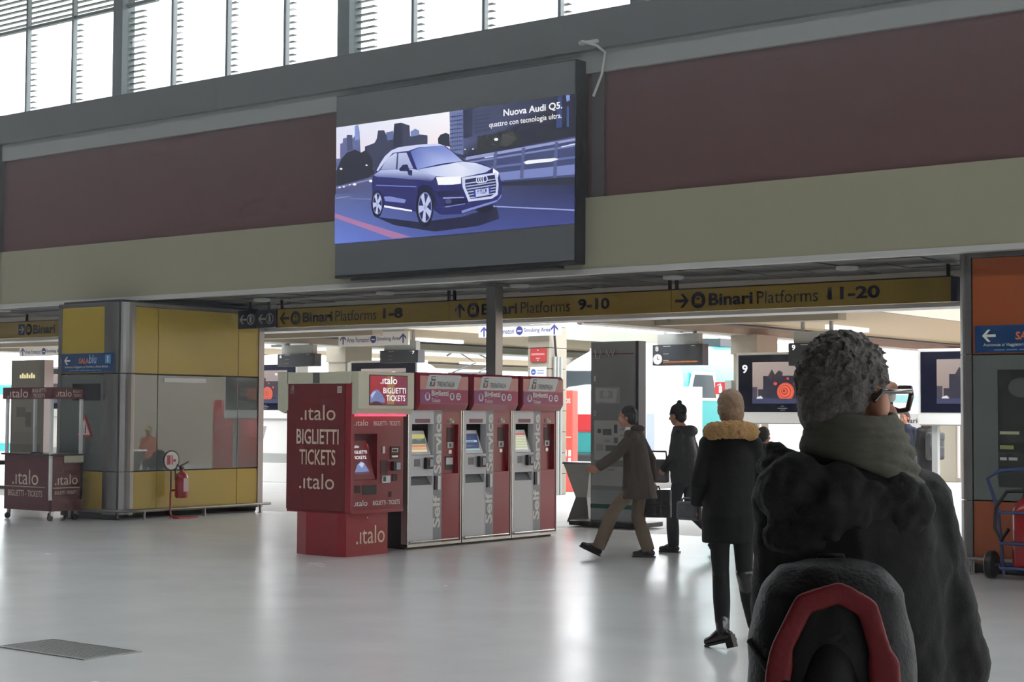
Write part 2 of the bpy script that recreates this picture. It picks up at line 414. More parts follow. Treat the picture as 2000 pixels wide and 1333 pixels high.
# beige stone-clad column with plates and pipes
c = thing('clad_column', 'beige stone-clad column carrying a red plate and a small white plate', 'column', (-19, 25.9, 0))
for k in range(8):
    z0 = k * .41
    MB().box(-19.26, 25.5, z0 + .006, -18.74, 26.08, min(z0 + .404, 3.3), .008).build('stone_slab', M_conc, c)
MB().box(-19.24, 25.52, 0, -18.76, 26.06, 3.3).build('core', M_dark, c)
o = MB().box(-19.18, 25.47, 2.60, -18.80, 25.497, 2.86).build('red_plate', mat('red_plate', (170, 50, 50), 0.5), c)
art([(rect(.03, .13, .35, .14), (225, 190, 190)), (rect(.03, .155, .35, .163), (225, 190, 190)), (rect(.14, .06, .24, .075), (225, 190, 190)), (disc(.19, .225, .014, n=8), (235, 215, 215)), (disc(.19, .03, .014, n=8), (235, 215, 215))], (-19.18, 25.47, 2.60), o, MY, INK, 'small_print')
o = MB().box(-19.18, 25.47, 2.31, -18.80, 25.497, 2.50).build('white_plate', M_white, c)
art([(disc(.08, .09, .06), (70, 90, 170)), (rect(.05, .08, .11, .095), (240, 240, 240)), (rect(.17, .11, .34, .125), (120, 130, 170)), (rect(.17, .06, .34, .075), (120, 130, 170))], (-19.18, 25.47, 2.31), o, MY, INK, 'icon')
for k in range(3):
    MB().cone((-18.69, 25.62 + k * .1, 0), (-18.69, 25.62 + k * .1, 2.7), .03, n=8).build('pipe', M_grey, c)
MB().tube([(-18.69, 25.66, 2.7), (-18.67, 25.6, 2.95), (-18.62, 25.5, 3.2), (-18.6, 25.48, 3.4)], .025).build('cable', M_dark, c)

# ------------------------------------------------------------------ the big screen on the wall
S0 = V((-14.96, 15.55, 3.36)); SW = 3.91; SH = 2.43
scr = thing('video_screen', 'large wall-mounted video screen showing a car driving through a city', 'screen', (-13.0, 15.55, 3.36))
MB().box(S0.x, 15.56, S0.z, S0.x + SW, YF + .06, S0.z + SH, .01).build('housing', mat('screen_housing', (36, 37, 40), 0.5), scr)
MB().box(S0.x + .02, 15.545, S0.z + .04, S0.x + SW - .02, 15.562, S0.z + SH - .02).build('display_panel', mat('screen_black', (112, 114, 118), 0.4, var=0.02), scr)
MB().box(S0.x + .25, 15.6, S0.z - .035, S0.x + SW - .3, YF - .01, S0.z).build('mounting_rail', M_dark, scr)

# added slab of haze standing in for the lens's veiling glare
hz = bpy.data.materials.new('veil_haze'); hz.use_nodes = True
for n_ in list(hz.node_tree.nodes): hz.node_tree.nodes.remove(n_)
_o = hz.node_tree.nodes.new('ShaderNodeOutputMaterial'); _v = hz.node_tree.nodes.new('ShaderNodeVolumeScatter')
_v.inputs['Color'].default_value = (1, 1, 1, 1); _v.inputs['Density'].default_value = 0.016; _v.inputs['Anisotropy'].default_value = 0.65
hz.node_tree.links.new(_v.outputs[0], _o.inputs['Volume'])
o = MB().box(-30, 10.3, 0.01, 1, 12.95, 9.95).build('haze', hz)
tag(o, 'added slab of thin haze imitating lens glare over the hall', 'haze', kind='stuff')
CAR = [
([(0.018,2.009),(1.989,2.007),(2.018,1.523),(0.026,1.433)],[(225,228,250),(250,250,255),(250,235,238),(235,220,235)]),
([(1.977,2.009),(3.909,2.011),(3.912,1.477),(2.188,1.404),(1.982,1.508)],[(70,76,112),(34,36,54),(30,32,48),(44,46,66),(84,90,130)]),
([(1.97,2.006),(2.195,2.007),(2.2,1.44),(1.994,1.503)],(112,124,170)),
([(1.978,1.944),(2.184,1.945),(2.184,1.93),(1.978,1.929)],(62,70,110)),
([(1.978,1.891),(2.184,1.892),(2.184,1.877),(1.978,1.876)],(62,70,110)),
([(1.979,1.838),(2.185,1.84),(2.185,1.824),(1.979,1.823)],(62,70,110)),
([(1.979,1.786),(2.185,1.787),(2.185,1.772),(1.979,1.77)],(62,70,110)),
([(1.98,1.733),(2.186,1.734),(2.186,1.719),(1.98,1.718)],(62,70,110)),
([(1.98,1.68),(2.186,1.682),(2.186,1.667),(1.98,1.665)],(62,70,110)),
([(1.981,1.627),(2.187,1.629),(2.187,1.614),(1.981,1.612)],(62,70,110)),
([(1.981,1.574),(2.187,1.577),(2.187,1.562),(1.981,1.559)],(62,70,110)),
([(1.982,1.521),(2.187,1.524),(2.188,1.509),(1.982,1.506)],(62,70,110)),
([(2.019,1.98),(2.029,1.979),(2.033,1.503),(2.023,1.504)],(70,78,118)),
([(2.058,1.979),(2.067,1.978),(2.072,1.499),(2.062,1.5)],(70,78,118)),
([(2.097,1.979),(2.106,1.978),(2.11,1.496),(2.101,1.497)],(70,78,118)),
([(2.135,1.978),(2.145,1.977),(2.149,1.492),(2.139,1.493)],(70,78,118)),
([(2.174,1.978),(2.184,1.977),(2.188,1.488),(2.178,1.489)],(70,78,118)),
([(2.356,2.003),(2.623,2.003),(2.626,1.688),(2.359,1.668)],(66,72,106)),
([(2.364,1.957),(2.619,1.957),(2.619,1.946),(2.364,1.944)],(40,44,70)),
([(2.364,1.908),(2.619,1.911),(2.62,1.899),(2.364,1.895)],(40,44,70)),
([(2.364,1.86),(2.62,1.864),(2.62,1.853),(2.364,1.847)],(40,44,70)),
([(2.365,1.811),(2.62,1.818),(2.62,1.807),(2.365,1.798)],(40,44,70)),
([(2.365,1.763),(2.621,1.771),(2.621,1.76),(2.365,1.75)],(40,44,70)),
([(2.366,1.714),(2.621,1.725),(2.621,1.714),(2.366,1.701)],(40,44,70)),
([(2.195,2.004),(2.346,2.002),(2.349,1.66),(2.198,1.647)],(46,50,78)),
([(3.654,2.003),(3.713,2.003),(3.715,1.63),(3.627,1.625)],(52,66,118)),
([(3.772,2.004),(3.827,2.004),(3.827,1.937),(3.779,1.931)],(120,145,215)),
([(3.781,1.874),(3.816,1.873),(3.818,1.602),(3.783,1.602)],(66,80,140)),
([(2.426,1.652),(2.963,1.672),(3.123,1.582),(3.101,1.493),(2.427,1.429)],(46,48,52)),
([(2.824,1.631),(2.986,1.651),(3.044,1.554),(2.895,1.477),(2.779,1.506)],(66,68,66)),
([(3.394,1.609),(3.911,1.628),(3.911,1.494),(3.35,1.469)],(38,40,52)),
([(0.098,1.785),(0.144,1.789),(0.148,1.85),(0.213,1.854),(0.218,1.889),(0.313,1.879),(0.322,1.833),(0.359,1.859),(0.365,1.993),(0.419,2.001),(0.444,1.91),(0.463,1.671),(0.478,1.571),(0.026,1.433),(0.032,1.592),(0.1,1.586)],(96,104,150)),
([(0.218,1.889),(0.313,1.879),(0.324,1.684),(0.227,1.674)],(70,76,112)),
([(0.357,1.988),(0.419,1.995),(0.445,1.811),(0.365,1.799)],(130,150,210)),
([(0.542,1.703),(0.714,1.735),(0.752,1.79),(0.772,1.892),(0.877,1.885),(0.93,1.802),(1.038,1.807),(1.052,1.949),(1.165,1.952),(1.313,1.902),(1.325,1.762),(1.484,1.769),(1.617,1.743),(1.618,1.622),(1.195,1.582),(0.888,1.397),(0.547,1.348)],(56,60,88)),
([(1.038,1.807),(1.052,1.949),(1.165,1.952),(1.192,1.834),(1.194,1.659),(1.053,1.654)],(44,46,68)),
([(1.332,1.819),(1.408,1.85),(1.476,1.82),(1.482,1.762),(1.335,1.754)],(120,135,185)),
([(0.913,1.852),(1.038,1.859),(1.039,1.752),(0.935,1.743)],(96,108,158)),
([(0.128,1.583),(0.222,1.654),(0.369,1.68),(0.477,1.63),(0.569,1.661),(0.677,1.533),(0.692,1.336),(0.601,1.285),(0.037,1.223),(0.034,1.432)],(36,38,54)),
([(1.791,1.687),(1.833,1.73),(1.918,1.745),(1.98,1.719),(1.988,1.564),(1.797,1.597)],(40,42,62)),
([(0.029,1.223),(0.679,1.298),(0.708,1.1),(0.031,1.11)],(84,88,132)),
([(0.029,1.209),(0.68,1.274),(0.68,1.255),(0.03,1.189)],(130,136,180)),
([(0.117,1.202),(0.113,1.197),(0.104,1.194),(0.092,1.195),(0.082,1.199),(0.078,1.205),(0.082,1.211),(0.092,1.214),(0.103,1.213),(0.113,1.208)],(250,250,255)),
([(0.195,1.204),(0.191,1.198),(0.18,1.195),(0.167,1.196),(0.156,1.201),(0.152,1.207),(0.156,1.214),(0.167,1.217),(0.18,1.216),(0.191,1.211)],(250,250,255)),
([(0.399,1.219),(0.393,1.21),(0.377,1.205),(0.357,1.207),(0.341,1.214),(0.335,1.224),(0.341,1.233),(0.357,1.238),(0.377,1.237),(0.393,1.229)],(250,250,255)),
([(0.685,1.239),(0.68,1.229),(0.664,1.225),(0.644,1.226),(0.628,1.234),(0.622,1.244),(0.628,1.253),(0.644,1.258),(0.663,1.256),(0.679,1.249)],(250,250,255)),
([(0.146,1.446),(0.141,1.439),(0.129,1.436),(0.114,1.437),(0.102,1.443),(0.097,1.451),(0.101,1.458),(0.114,1.461),(0.129,1.46),(0.141,1.454)],(250,250,255)),
([(0.596,1.454),(0.592,1.449),(0.583,1.446),(0.572,1.447),(0.562,1.451),(0.559,1.457),(0.562,1.463),(0.571,1.465),(0.583,1.464),(0.592,1.46)],(250,250,255)),
([(0.297,1.221),(0.294,1.217),(0.286,1.214),(0.276,1.215),(0.268,1.219),(0.265,1.224),(0.268,1.229),(0.276,1.231),(0.286,1.23),(0.294,1.226)],(250,250,255)),
([(2.758,1.578),(2.751,1.568),(2.735,1.563),(2.715,1.565),(2.699,1.574),(2.692,1.585),(2.698,1.595),(2.715,1.6),(2.735,1.598),(2.751,1.59)],(250,250,255)),
([(2.25,1.505),(2.247,1.501),(2.24,1.498),(2.231,1.499),(2.224,1.503),(2.221,1.508),(2.224,1.512),(2.231,1.514),(2.24,1.513),(2.247,1.51)],(250,250,255)),
([(2.374,1.497),(2.372,1.493),(2.365,1.49),(2.356,1.491),(2.349,1.495),(2.346,1.5),(2.349,1.504),(2.356,1.506),(2.365,1.505),(2.372,1.502)],(250,250,255)),
([(2.177,1.396),(3.911,1.503),(3.907,1.006),(2.782,1.037)],(66,74,116)),
([(2.249,1.408),(3.912,1.48),(3.912,1.45),(2.249,1.37)],(150,158,205)),
([(2.285,1.348),(3.912,1.406),(3.912,1.382),(2.285,1.326)],(126,134,186)),
([(2.429,1.252),(3.912,1.269),(3.913,1.24),(2.429,1.224)],(100,110,164)),
([(2.758,1.168),(3.906,1.17),(3.907,1.051),(2.77,1.069)],(122,134,192)),
([(2.712,1.052),(3.907,1.021),(3.907,0.927),(2.783,0.995)],(42,44,62)),
([(2.698,1.431),(2.749,1.435),(2.724,1.106),(2.668,1.107)],(88,96,142)),
([(3.124,1.436),(3.174,1.441),(3.149,1.07),(3.095,1.071)],(88,96,142)),
([(3.617,1.457),(3.665,1.46),(3.641,1.029),(3.588,1.03)],(88,96,142)),
([(3.148,1.261),(3.216,1.279),(3.618,1.271),(3.673,1.252),(3.574,1.232),(3.194,1.234)],(245,248,255)),
([(3.705,1.399),(3.912,1.418),(3.912,1.404),(3.716,1.389)],(230,236,255)),
([(2.546,1.38),(2.687,1.386),(2.687,1.371),(2.551,1.367)],(220,226,250)),
([(0.017,1.119),(0.682,1.11),(2.806,1.004),(3.907,0.932),(3.905,0.471),(2.076,0.457),(0.021,0.458)],[(92,102,150),(80,88,136),(52,56,92),(46,50,84),(66,74,140),(74,86,156),(104,128,214)]),
([(0.02,0.865),(0.26,0.789),(1.359,0.468),(1.053,0.466),(0.021,0.804)],(170,120,165)),
([(2.668,0.77),(3.904,0.636),(3.905,0.618),(2.668,0.755)],(150,160,215)),
([(0.031,1.07),(0.283,1.078),(0.283,1.066),(0.031,1.054)],(130,140,185)),
([(0.284,1.044),(0.683,1.008),(0.683,0.996),(0.284,1.035)],(120,130,180)),
([(0.738,0.77),(1.508,0.646),(2.195,0.668),(2.738,0.755),(2.785,0.605),(2.458,0.535),(1.758,0.51),(1.077,0.636)],(34,36,66)),
([(2.694,0.748),(2.685,0.727),(2.658,0.71),(2.617,0.699),(2.566,0.695),(2.512,0.699),(2.461,0.71),(2.42,0.727),(2.392,0.748),(2.383,0.77),(2.392,0.791),(2.419,0.808),(2.461,0.819),(2.511,0.823),(2.565,0.819),(2.616,0.808),(2.657,0.791),(2.684,0.77)],(24,24,40)),
([(0.681,1.2),(0.692,1.312),(0.757,1.369),(0.814,1.462),(0.899,1.542),(1.015,1.609),(1.143,1.637),(1.448,1.639),(1.797,1.62),(1.92,1.578),(2.067,1.481),(2.218,1.354),(2.547,1.297),(2.669,1.231),(2.782,1.138),(2.819,1.025),(2.821,0.878),(2.738,0.796),(2.338,0.725),(2.195,0.702),(1.854,0.715),(1.756,0.771),(1.705,0.831),(1.431,0.784),(0.894,0.879),(0.763,0.9),(0.696,0.983)],(40,42,104)),
([(0.822,1.457),(0.899,1.542),(1.015,1.609),(1.143,1.637),(1.448,1.639),(1.797,1.62),(1.92,1.578),(1.846,1.581),(1.498,1.607),(1.309,1.575),(1.041,1.573),(0.925,1.491),(0.784,1.357),(0.757,1.369)],(205,212,245)),
([(1.337,1.565),(1.498,1.603),(1.871,1.59),(2.018,1.504),(2.201,1.362),(1.848,1.36),(1.456,1.324)],[(96,112,184),(110,126,196),(120,138,210),(130,146,214),(170,184,235),(176,190,240),(130,146,214)]),
([(0.831,1.373),(0.933,1.506),(1.067,1.563),(1.271,1.556),(1.39,1.341),(1.146,1.343)],[(150,160,205),(196,204,236),(206,214,242),(190,198,232),(160,170,214),(150,160,205)]),
([(1.113,1.563),(1.139,1.562),(1.121,1.345),(1.09,1.348)],(70,76,120)),
([(0.711,1.311),(0.825,1.367),(1.39,1.333),(1.456,1.316),(1.776,1.212),(1.702,1.154),(1.452,1.19),(0.758,1.291)],[(150,160,210),(190,200,238),(180,190,232),(196,206,240),(170,180,225),(70,76,140),(90,98,160),(110,120,180)]),
([(1.456,1.32),(2.201,1.356),(2.428,1.313),(2.664,1.229),(2.571,1.189),(2.191,1.158),(1.791,1.204)],[(176,190,238),(236,240,252),(222,228,248),(180,190,232),(196,204,240),(225,230,250),(206,214,244)]),
([(2.092,1.356),(2.218,1.354),(2.453,1.244),(2.334,1.232)],(212,218,246)),
([(1.771,1.198),(2.178,1.171),(2.179,1.081),(2.022,1.081),(1.807,1.096)],(252,254,255)),
([(2.683,1.229),(2.772,1.172),(2.763,1.11),(2.684,1.156)],(252,252,255)),
([(2.191,1.155),(2.744,1.174),(2.773,1.028),(2.76,0.897),(2.672,0.856),(2.301,0.847),(2.204,1.038)],(206,214,244)),
([(2.244,1.128),(2.712,1.148),(2.736,1.031),(2.727,0.925),(2.658,0.887),(2.332,0.878),(2.249,1.038)],(36,40,80)),
([(2.249,1.083),(2.726,1.099),(2.726,1.087),(2.254,1.067)],(176,186,228)),
([(2.261,1.046),(2.726,1.064),(2.726,1.052),(2.266,1.031)],(176,186,228)),
([(2.273,1.01),(2.727,1.029),(2.727,1.017),(2.278,0.994)],(176,186,228)),
([(2.286,0.973),(2.727,0.994),(2.727,0.982),(2.291,0.958)],(176,186,228)),
([(2.298,0.937),(2.727,0.959),(2.727,0.948),(2.303,0.922)],(176,186,228)),
([(2.31,0.9),(2.727,0.924),(2.727,0.913),(2.315,0.885)],(176,186,228)),
([(2.499,1.103),(2.495,1.084),(2.484,1.069),(2.468,1.062),(2.45,1.063),(2.433,1.073),(2.422,1.09),(2.418,1.11),(2.422,1.129),(2.433,1.143),(2.449,1.15),(2.467,1.149),(2.483,1.139),(2.494,1.122)],(226,230,250)),
([(2.484,1.104),(2.482,1.091),(2.475,1.08),(2.464,1.075),(2.453,1.076),(2.442,1.083),(2.435,1.094),(2.432,1.108),(2.435,1.122),(2.442,1.132),(2.452,1.137),(2.464,1.136),(2.474,1.129),(2.482,1.118)],(60,66,120)),
([(2.534,1.104),(2.53,1.085),(2.519,1.07),(2.503,1.063),(2.485,1.064),(2.469,1.074),(2.458,1.091),(2.454,1.11),(2.457,1.129),(2.468,1.144),(2.485,1.151),(2.502,1.15),(2.519,1.14),(2.53,1.123)],(226,230,250)),
([(2.52,1.105),(2.517,1.091),(2.51,1.081),(2.5,1.076),(2.488,1.077),(2.478,1.084),(2.47,1.095),(2.468,1.109),(2.47,1.123),(2.477,1.133),(2.488,1.138),(2.499,1.137),(2.51,1.13),(2.517,1.119)],(60,66,120)),
([(2.569,1.104),(2.565,1.085),(2.554,1.071),(2.538,1.064),(2.521,1.065),(2.504,1.075),(2.493,1.091),(2.489,1.111),(2.493,1.13),(2.504,1.145),(2.52,1.152),(2.538,1.15),(2.554,1.14),(2.565,1.124)],(226,230,250)),
([(2.555,1.105),(2.553,1.092),(2.546,1.082),(2.535,1.076),(2.524,1.077),(2.513,1.084),(2.506,1.096),(2.503,1.11),(2.506,1.123),(2.513,1.134),(2.523,1.139),(2.535,1.138),(2.545,1.131),(2.552,1.119)],(60,66,120)),
([(2.604,1.105),(2.601,1.086),(2.59,1.072),(2.574,1.064),(2.556,1.066),(2.54,1.076),(2.529,1.092),(2.524,1.112),(2.528,1.131),(2.539,1.145),(2.555,1.152),(2.573,1.151),(2.589,1.141),(2.6,1.125)],(226,230,250)),
([(2.59,1.106),(2.588,1.093),(2.581,1.082),(2.57,1.077),(2.559,1.078),(2.549,1.085),(2.541,1.097),(2.539,1.111),(2.541,1.124),(2.548,1.134),(2.559,1.14),(2.57,1.139),(2.58,1.132),(2.588,1.12)],(60,66,120)),
([(2.383,0.986),(2.647,0.998),(2.653,0.92),(2.394,0.896)],(196,204,246)),
([(2.383,0.986),(2.412,0.987),(2.422,0.897),(2.394,0.896)],(50,70,170)),
([(2.619,0.997),(2.647,0.998),(2.653,0.92),(2.625,0.919)],(50,70,170)),
([(1.889,0.931),(2.229,0.912),(2.277,0.845),(2.254,0.819),(1.927,0.804)],(26,28,66)),
([(1.889,0.931),(2.229,0.912),(2.236,0.899),(1.897,0.912)],(150,158,214)),
([(1.927,0.815),(2.253,0.832),(2.254,0.819),(1.927,0.8)],(120,128,190)),
([(2.034,0.873),(2.027,0.858),(2.007,0.849),(1.98,0.847),(1.953,0.853),(1.934,0.865),(1.926,0.881),(1.933,0.896),(1.953,0.905),(1.98,0.907),(2.007,0.901),(2.026,0.888)],(70,80,130)),
([(2.194,0.743),(2.761,0.835),(2.82,0.903),(2.816,0.863),(2.742,0.807),(2.338,0.736),(2.206,0.71)],(128,138,200)),
([(1.802,1.013),(2.192,1.001),(2.204,0.944),(1.815,0.946)],(28,30,70)),
([(1.466,1.059),(1.553,1.119),(1.678,1.099),(1.766,0.978),(1.792,0.825),(1.743,0.829),(1.704,0.983),(1.629,1.065),(1.554,1.067),(1.479,1.001)],(24,26,62)),
([(0.897,1.017),(0.996,1.015),(1.278,0.949),(1.253,0.907),(0.919,0.959)],(128,138,204)),
([(0.904,0.906),(1.381,0.809),(1.381,0.788),(0.904,0.878)],(240,244,255)),
([(0.76,1.184),(1.2,1.134),(1.453,1.108),(1.453,1.094),(1.2,1.123),(0.76,1.17)],(120,130,200)),
([(1.154,1.35),(1.217,1.403),(1.299,1.399),(1.33,1.329),(1.38,1.315),(1.376,1.248),(1.313,1.263),(1.299,1.311),(1.172,1.326)],(34,38,82)),
([(1.738,0.814),(1.734,0.751),(1.72,0.694),(1.697,0.645),(1.668,0.609),(1.634,0.587),(1.596,0.581),(1.559,0.591),(1.523,0.618),(1.493,0.659),(1.469,0.711),(1.454,0.771),(1.449,0.835),(1.453,0.898),(1.467,0.956),(1.489,1.005),(1.519,1.041),(1.554,1.063),(1.591,1.068),(1.629,1.057),(1.664,1.03),(1.694,0.989),(1.717,0.937),(1.732,0.877)],(20,22,40)),
([(1.714,0.819),(1.711,0.769),(1.7,0.723),(1.682,0.684),(1.658,0.655),(1.631,0.637),(1.601,0.633),(1.571,0.642),(1.543,0.663),(1.518,0.696),(1.499,0.737),(1.487,0.785),(1.483,0.836),(1.486,0.887),(1.497,0.933),(1.515,0.972),(1.539,1.001),(1.567,1.018),(1.597,1.023),(1.627,1.014),(1.655,0.992),(1.679,0.959),(1.698,0.918),(1.71,0.87)],(120,130,180)),
([(1.7,0.82),(1.697,0.775),(1.687,0.734),(1.671,0.699),(1.651,0.672),(1.627,0.657),(1.6,0.652),(1.574,0.66),(1.55,0.679),(1.528,0.709),(1.512,0.746),(1.501,0.789),(1.497,0.835),(1.5,0.88),(1.51,0.922),(1.526,0.957),(1.546,0.984),(1.571,0.999),(1.597,1.003),(1.623,0.995),(1.648,0.976),(1.669,0.946),(1.685,0.909),(1.696,0.866)],(44,48,84)),
([(1.592,0.803),(1.677,0.689),(1.704,0.773),(1.605,0.845)],(190,200,236)),
([(1.584,0.829),(1.553,0.659),(1.61,0.637),(1.613,0.818)],(190,200,236)),
([(1.597,0.848),(1.491,0.857),(1.5,0.76),(1.601,0.8)],(190,200,236)),
([(1.612,0.833),(1.578,1.009),(1.526,0.971),(1.586,0.814)],(190,200,236)),
([(1.609,0.805),(1.693,0.905),(1.653,0.979),(1.589,0.842)],(190,200,236)),
([(1.622,0.826),(1.618,0.806),(1.606,0.795),(1.592,0.796),(1.58,0.809),(1.576,0.829),(1.58,0.849),(1.591,0.861),(1.606,0.86),(1.617,0.846)],(160,170,214)),
([(0.888,0.922),(0.885,0.877),(0.875,0.836),(0.859,0.801),(0.838,0.775),(0.813,0.759),(0.786,0.755),(0.759,0.763),(0.733,0.782),(0.711,0.811),(0.694,0.849),(0.683,0.892),(0.679,0.938),(0.682,0.983),(0.692,1.025),(0.708,1.06),(0.729,1.086),(0.754,1.102),(0.781,1.106),(0.809,1.098),(0.834,1.078),(0.856,1.049),(0.873,1.011),(0.884,0.968)],(20,22,40)),
([(0.872,0.927),(0.87,0.891),(0.862,0.858),(0.849,0.83),(0.832,0.809),(0.812,0.797),(0.79,0.793),(0.769,0.8),(0.748,0.815),(0.731,0.839),(0.717,0.869),(0.708,0.903),(0.705,0.94),(0.707,0.976),(0.715,1.009),(0.728,1.038),(0.745,1.059),(0.765,1.071),(0.787,1.074),(0.809,1.068),(0.829,1.052),(0.847,1.028),(0.86,0.998),(0.869,0.964)],(120,130,180)),
([(0.862,0.928),(0.86,0.896),(0.853,0.866),(0.842,0.841),(0.827,0.822),(0.809,0.81),(0.79,0.807),(0.771,0.813),(0.753,0.827),(0.738,0.848),(0.726,0.875),(0.718,0.906),(0.715,0.939),(0.717,0.972),(0.724,1.002),(0.736,1.027),(0.751,1.046),(0.768,1.057),(0.787,1.06),(0.806,1.054),(0.824,1.04),(0.839,1.019),(0.851,0.992),(0.859,0.961)],(44,48,84)),
([(0.784,0.915),(0.846,0.833),(0.865,0.893),(0.794,0.945)],(190,200,236)),
([(0.778,0.934),(0.756,0.811),(0.797,0.795),(0.799,0.926)],(190,200,236)),
([(0.787,0.947),(0.711,0.954),(0.717,0.884),(0.79,0.912)],(190,200,236)),
([(0.798,0.937),(0.774,1.063),(0.736,1.036),(0.779,0.923)],(190,200,236)),
([(0.796,0.916),(0.857,0.988),(0.828,1.041),(0.781,0.943)],(190,200,236)),
([(0.805,0.932),(0.802,0.918),(0.794,0.91),(0.784,0.911),(0.775,0.92),(0.772,0.935),(0.775,0.949),(0.783,0.957),(0.794,0.957),(0.802,0.947)],(160,170,214)),
]
art(CAR, (S0.x, 15.545, S0.z), scr, MY, LIT, 'picture', .002, .0002)
M_lit = emit('lit_lettering', (250, 250, 255), 1.0)
text('Nuova Audi Q5.', (S0.x + 2.85, 15.545, S0.z + 1.834), .885, .1, M_lit, scr, MY, .02, off=.03)
text('quattro con tecnologia ultra.', (S0.x + 2.628, 15.545, S0.z + 1.716), 1.10, .085, M_lit, scr, MY, .008, off=.03)
text('FF 992CM', (S0.x + 2.445, 15.545, S0.z + .925), .15, .075, emit('plate_lettering', (40, 44, 90)), scr, MY, .01, off=.03)
# loose bracket arm and cable at the screen's upper corner
b = thing('cable_bracket', 'thin pale bracket arm with a hanging cable at the screen upper corner', 'bracket', (-10.75, 15.65, 5.5))
MB().box(-10.98, 15.5, 5.93, -10.72, 15.54, 5.97).build('arm', M_lip, b)
MB().tube([(-10.98, 15.52, 5.96), (-10.86, 15.4, 5.94), (-10.74, 15.52, 5.9), (-10.74, 15.7, 5.85), (-10.80, 15.72, 5.6), (-10.92, 15.72, 5.35)], .018).build('cable', M_lip, b)

# ------------------------------------------------------------------ hanging direction signs
YS = 17.5
def train_icon(cx, cy, s, dark, pale):
    return [(disc(cx, cy, s), dark), ([(cx - s * .5, cy - s * .35), (cx + s * .45, cy - s * .35), (cx + s * .5, cy + s * .2), (cx + s * .2, cy + s * .5), (cx - s * .3, cy + s * .5), (cx - s * .5, cy + s * .1)], pale),
            (rect(cx - s * .25, cy + s * .08, cx + s * .2, cy + s * .32), dark), (rect(cx - s * .55, cy - s * .5, cx + s * .55, cy - s * .42), pale)]
ND = (34, 34, 56); YL = (170, 140, 40); PW = (190, 190, 195)
def dir_sign(x0, x1, label, ang, num, tx, first=False):
    s = thing('platform_sign', label, 'sign', ((x0 + x1) / 2, YS, 2.88), group='hanging platform signs')
    MB().box(x0 + .004, YS, 2.88, x1 - .004, YS + .1, 3.16, .004).build('board', M_signy, s)
    MB().box(x0, YS - .004, 3.16, x1, YS + .104, 3.175).build('top_rail', M_black, s)
    for x in (x0 + .05, x1 - .05): MB().box(x - .015, YS + .03, 3.17, x + .015, YS + .07, 3.335).build('hanger', M_black, s)
    if num is not None:
        P = [(q, ND) for q in arrow(.13, .14, .2, ang)] + train_icon(.37, .14, .105, ND, YL)
        art(P, (x0 + tx, YS, 2.88), s, MY, INK, 'pictogram')
        text('Binari', (x0 + tx + .52, YS, 2.945), .62, .155, M_txt, s, MY, .03)
        text('Platforms', (x0 + tx + 1.2, YS, 2.945), .82, .155, M_txt, s, MY, -.004)
        w = {'1-8': .38, '9-10': .50, '11-20': .66}[num]
        text(num, (x0 + tx + 2.15, YS, 2.955), w, .15, M_txt, s, MY, .03)
    return s
dir_sign(-18.03, -14.60, 'hanging yellow sign for platforms 1 to 8 with a left arrow', math.pi, '1-8', .03)
dir_sign(-14.60, -10.95, 'hanging yellow sign for platforms 9 to 10 with an up arrow', math.pi / 2, '9-10', .06)
s = dir_sign(-10.95, -7.25, 'hanging yellow sign for platforms 11 to 20 with a right arrow', 0.0, '11-20', .03)
MB().box(-7.25, YS, 2.88, -7.18, YS + .1, 3.16).build('end_cap', M_navy, s)
for k, x in enumerate((-18.87, -18.45)):
    s = thing('pictogram_sign', ['dark square sign with left arrow and round pictogram over the yellow pillar edge', 'dark square sign with left arrow beside the yellow platforms 1 to 8 sign'][k], 'sign', (x + .2, YS - .02, 2.89), group='dark square signs')
    MB().box(x + .004, YS - .03, 2.885, x + .41, YS + .08, 3.165, .004).build('board', M_navy, s)
    art([(q, PW) for q in arrow(.12, .14, .16, math.pi)] + [(disc(.29, .14, .085), PW), (disc(.29, .14, .068), (40, 44, 70)), (rect(.265, .09, .315, .17), PW), (disc(.29, .185, .02, n=8), PW)], (x, YS - .03, 2.885), s, MY, INK, 'pictogram')
    MB().box(x + .19, YS + .02, 3.16, x + .22, YS + .05, 3.335).build('hanger', M_black, s)
# the sign seen left of the yellow pillar
s = thing('platform_sign', 'yellow hanging sign seen left of the yellow pillar, cut off by it', 'sign', (-24, YS, 2.88), group='hanging platform signs')
MB().box(-27.5, YS, 2.88, -22.6, YS + .1, 3.16, .004).build('board', M_signy, s)
MB().box(-27.5, YS - .004, 3.16, -22.6, YS + .104, 3.175).build('top_rail', M_black, s)
MB().box(-24.4, YS + .03, 3.17, -24.37, YS + .07, 3.335).build('hanger', M_black, s)
art([(rect(.0, .05, .18, .24), (60, 62, 100))] + [(q, PW) for q in arrow(.09, .145, .15, 0)] + train_icon(.30, .145, .10, ND, YL), (-24.55, YS, 2.88), s, MY, INK, 'pictogram')
text('Binari', (-24.12, YS, 2.94), .62, .16, M_txt, s, MY, .03)
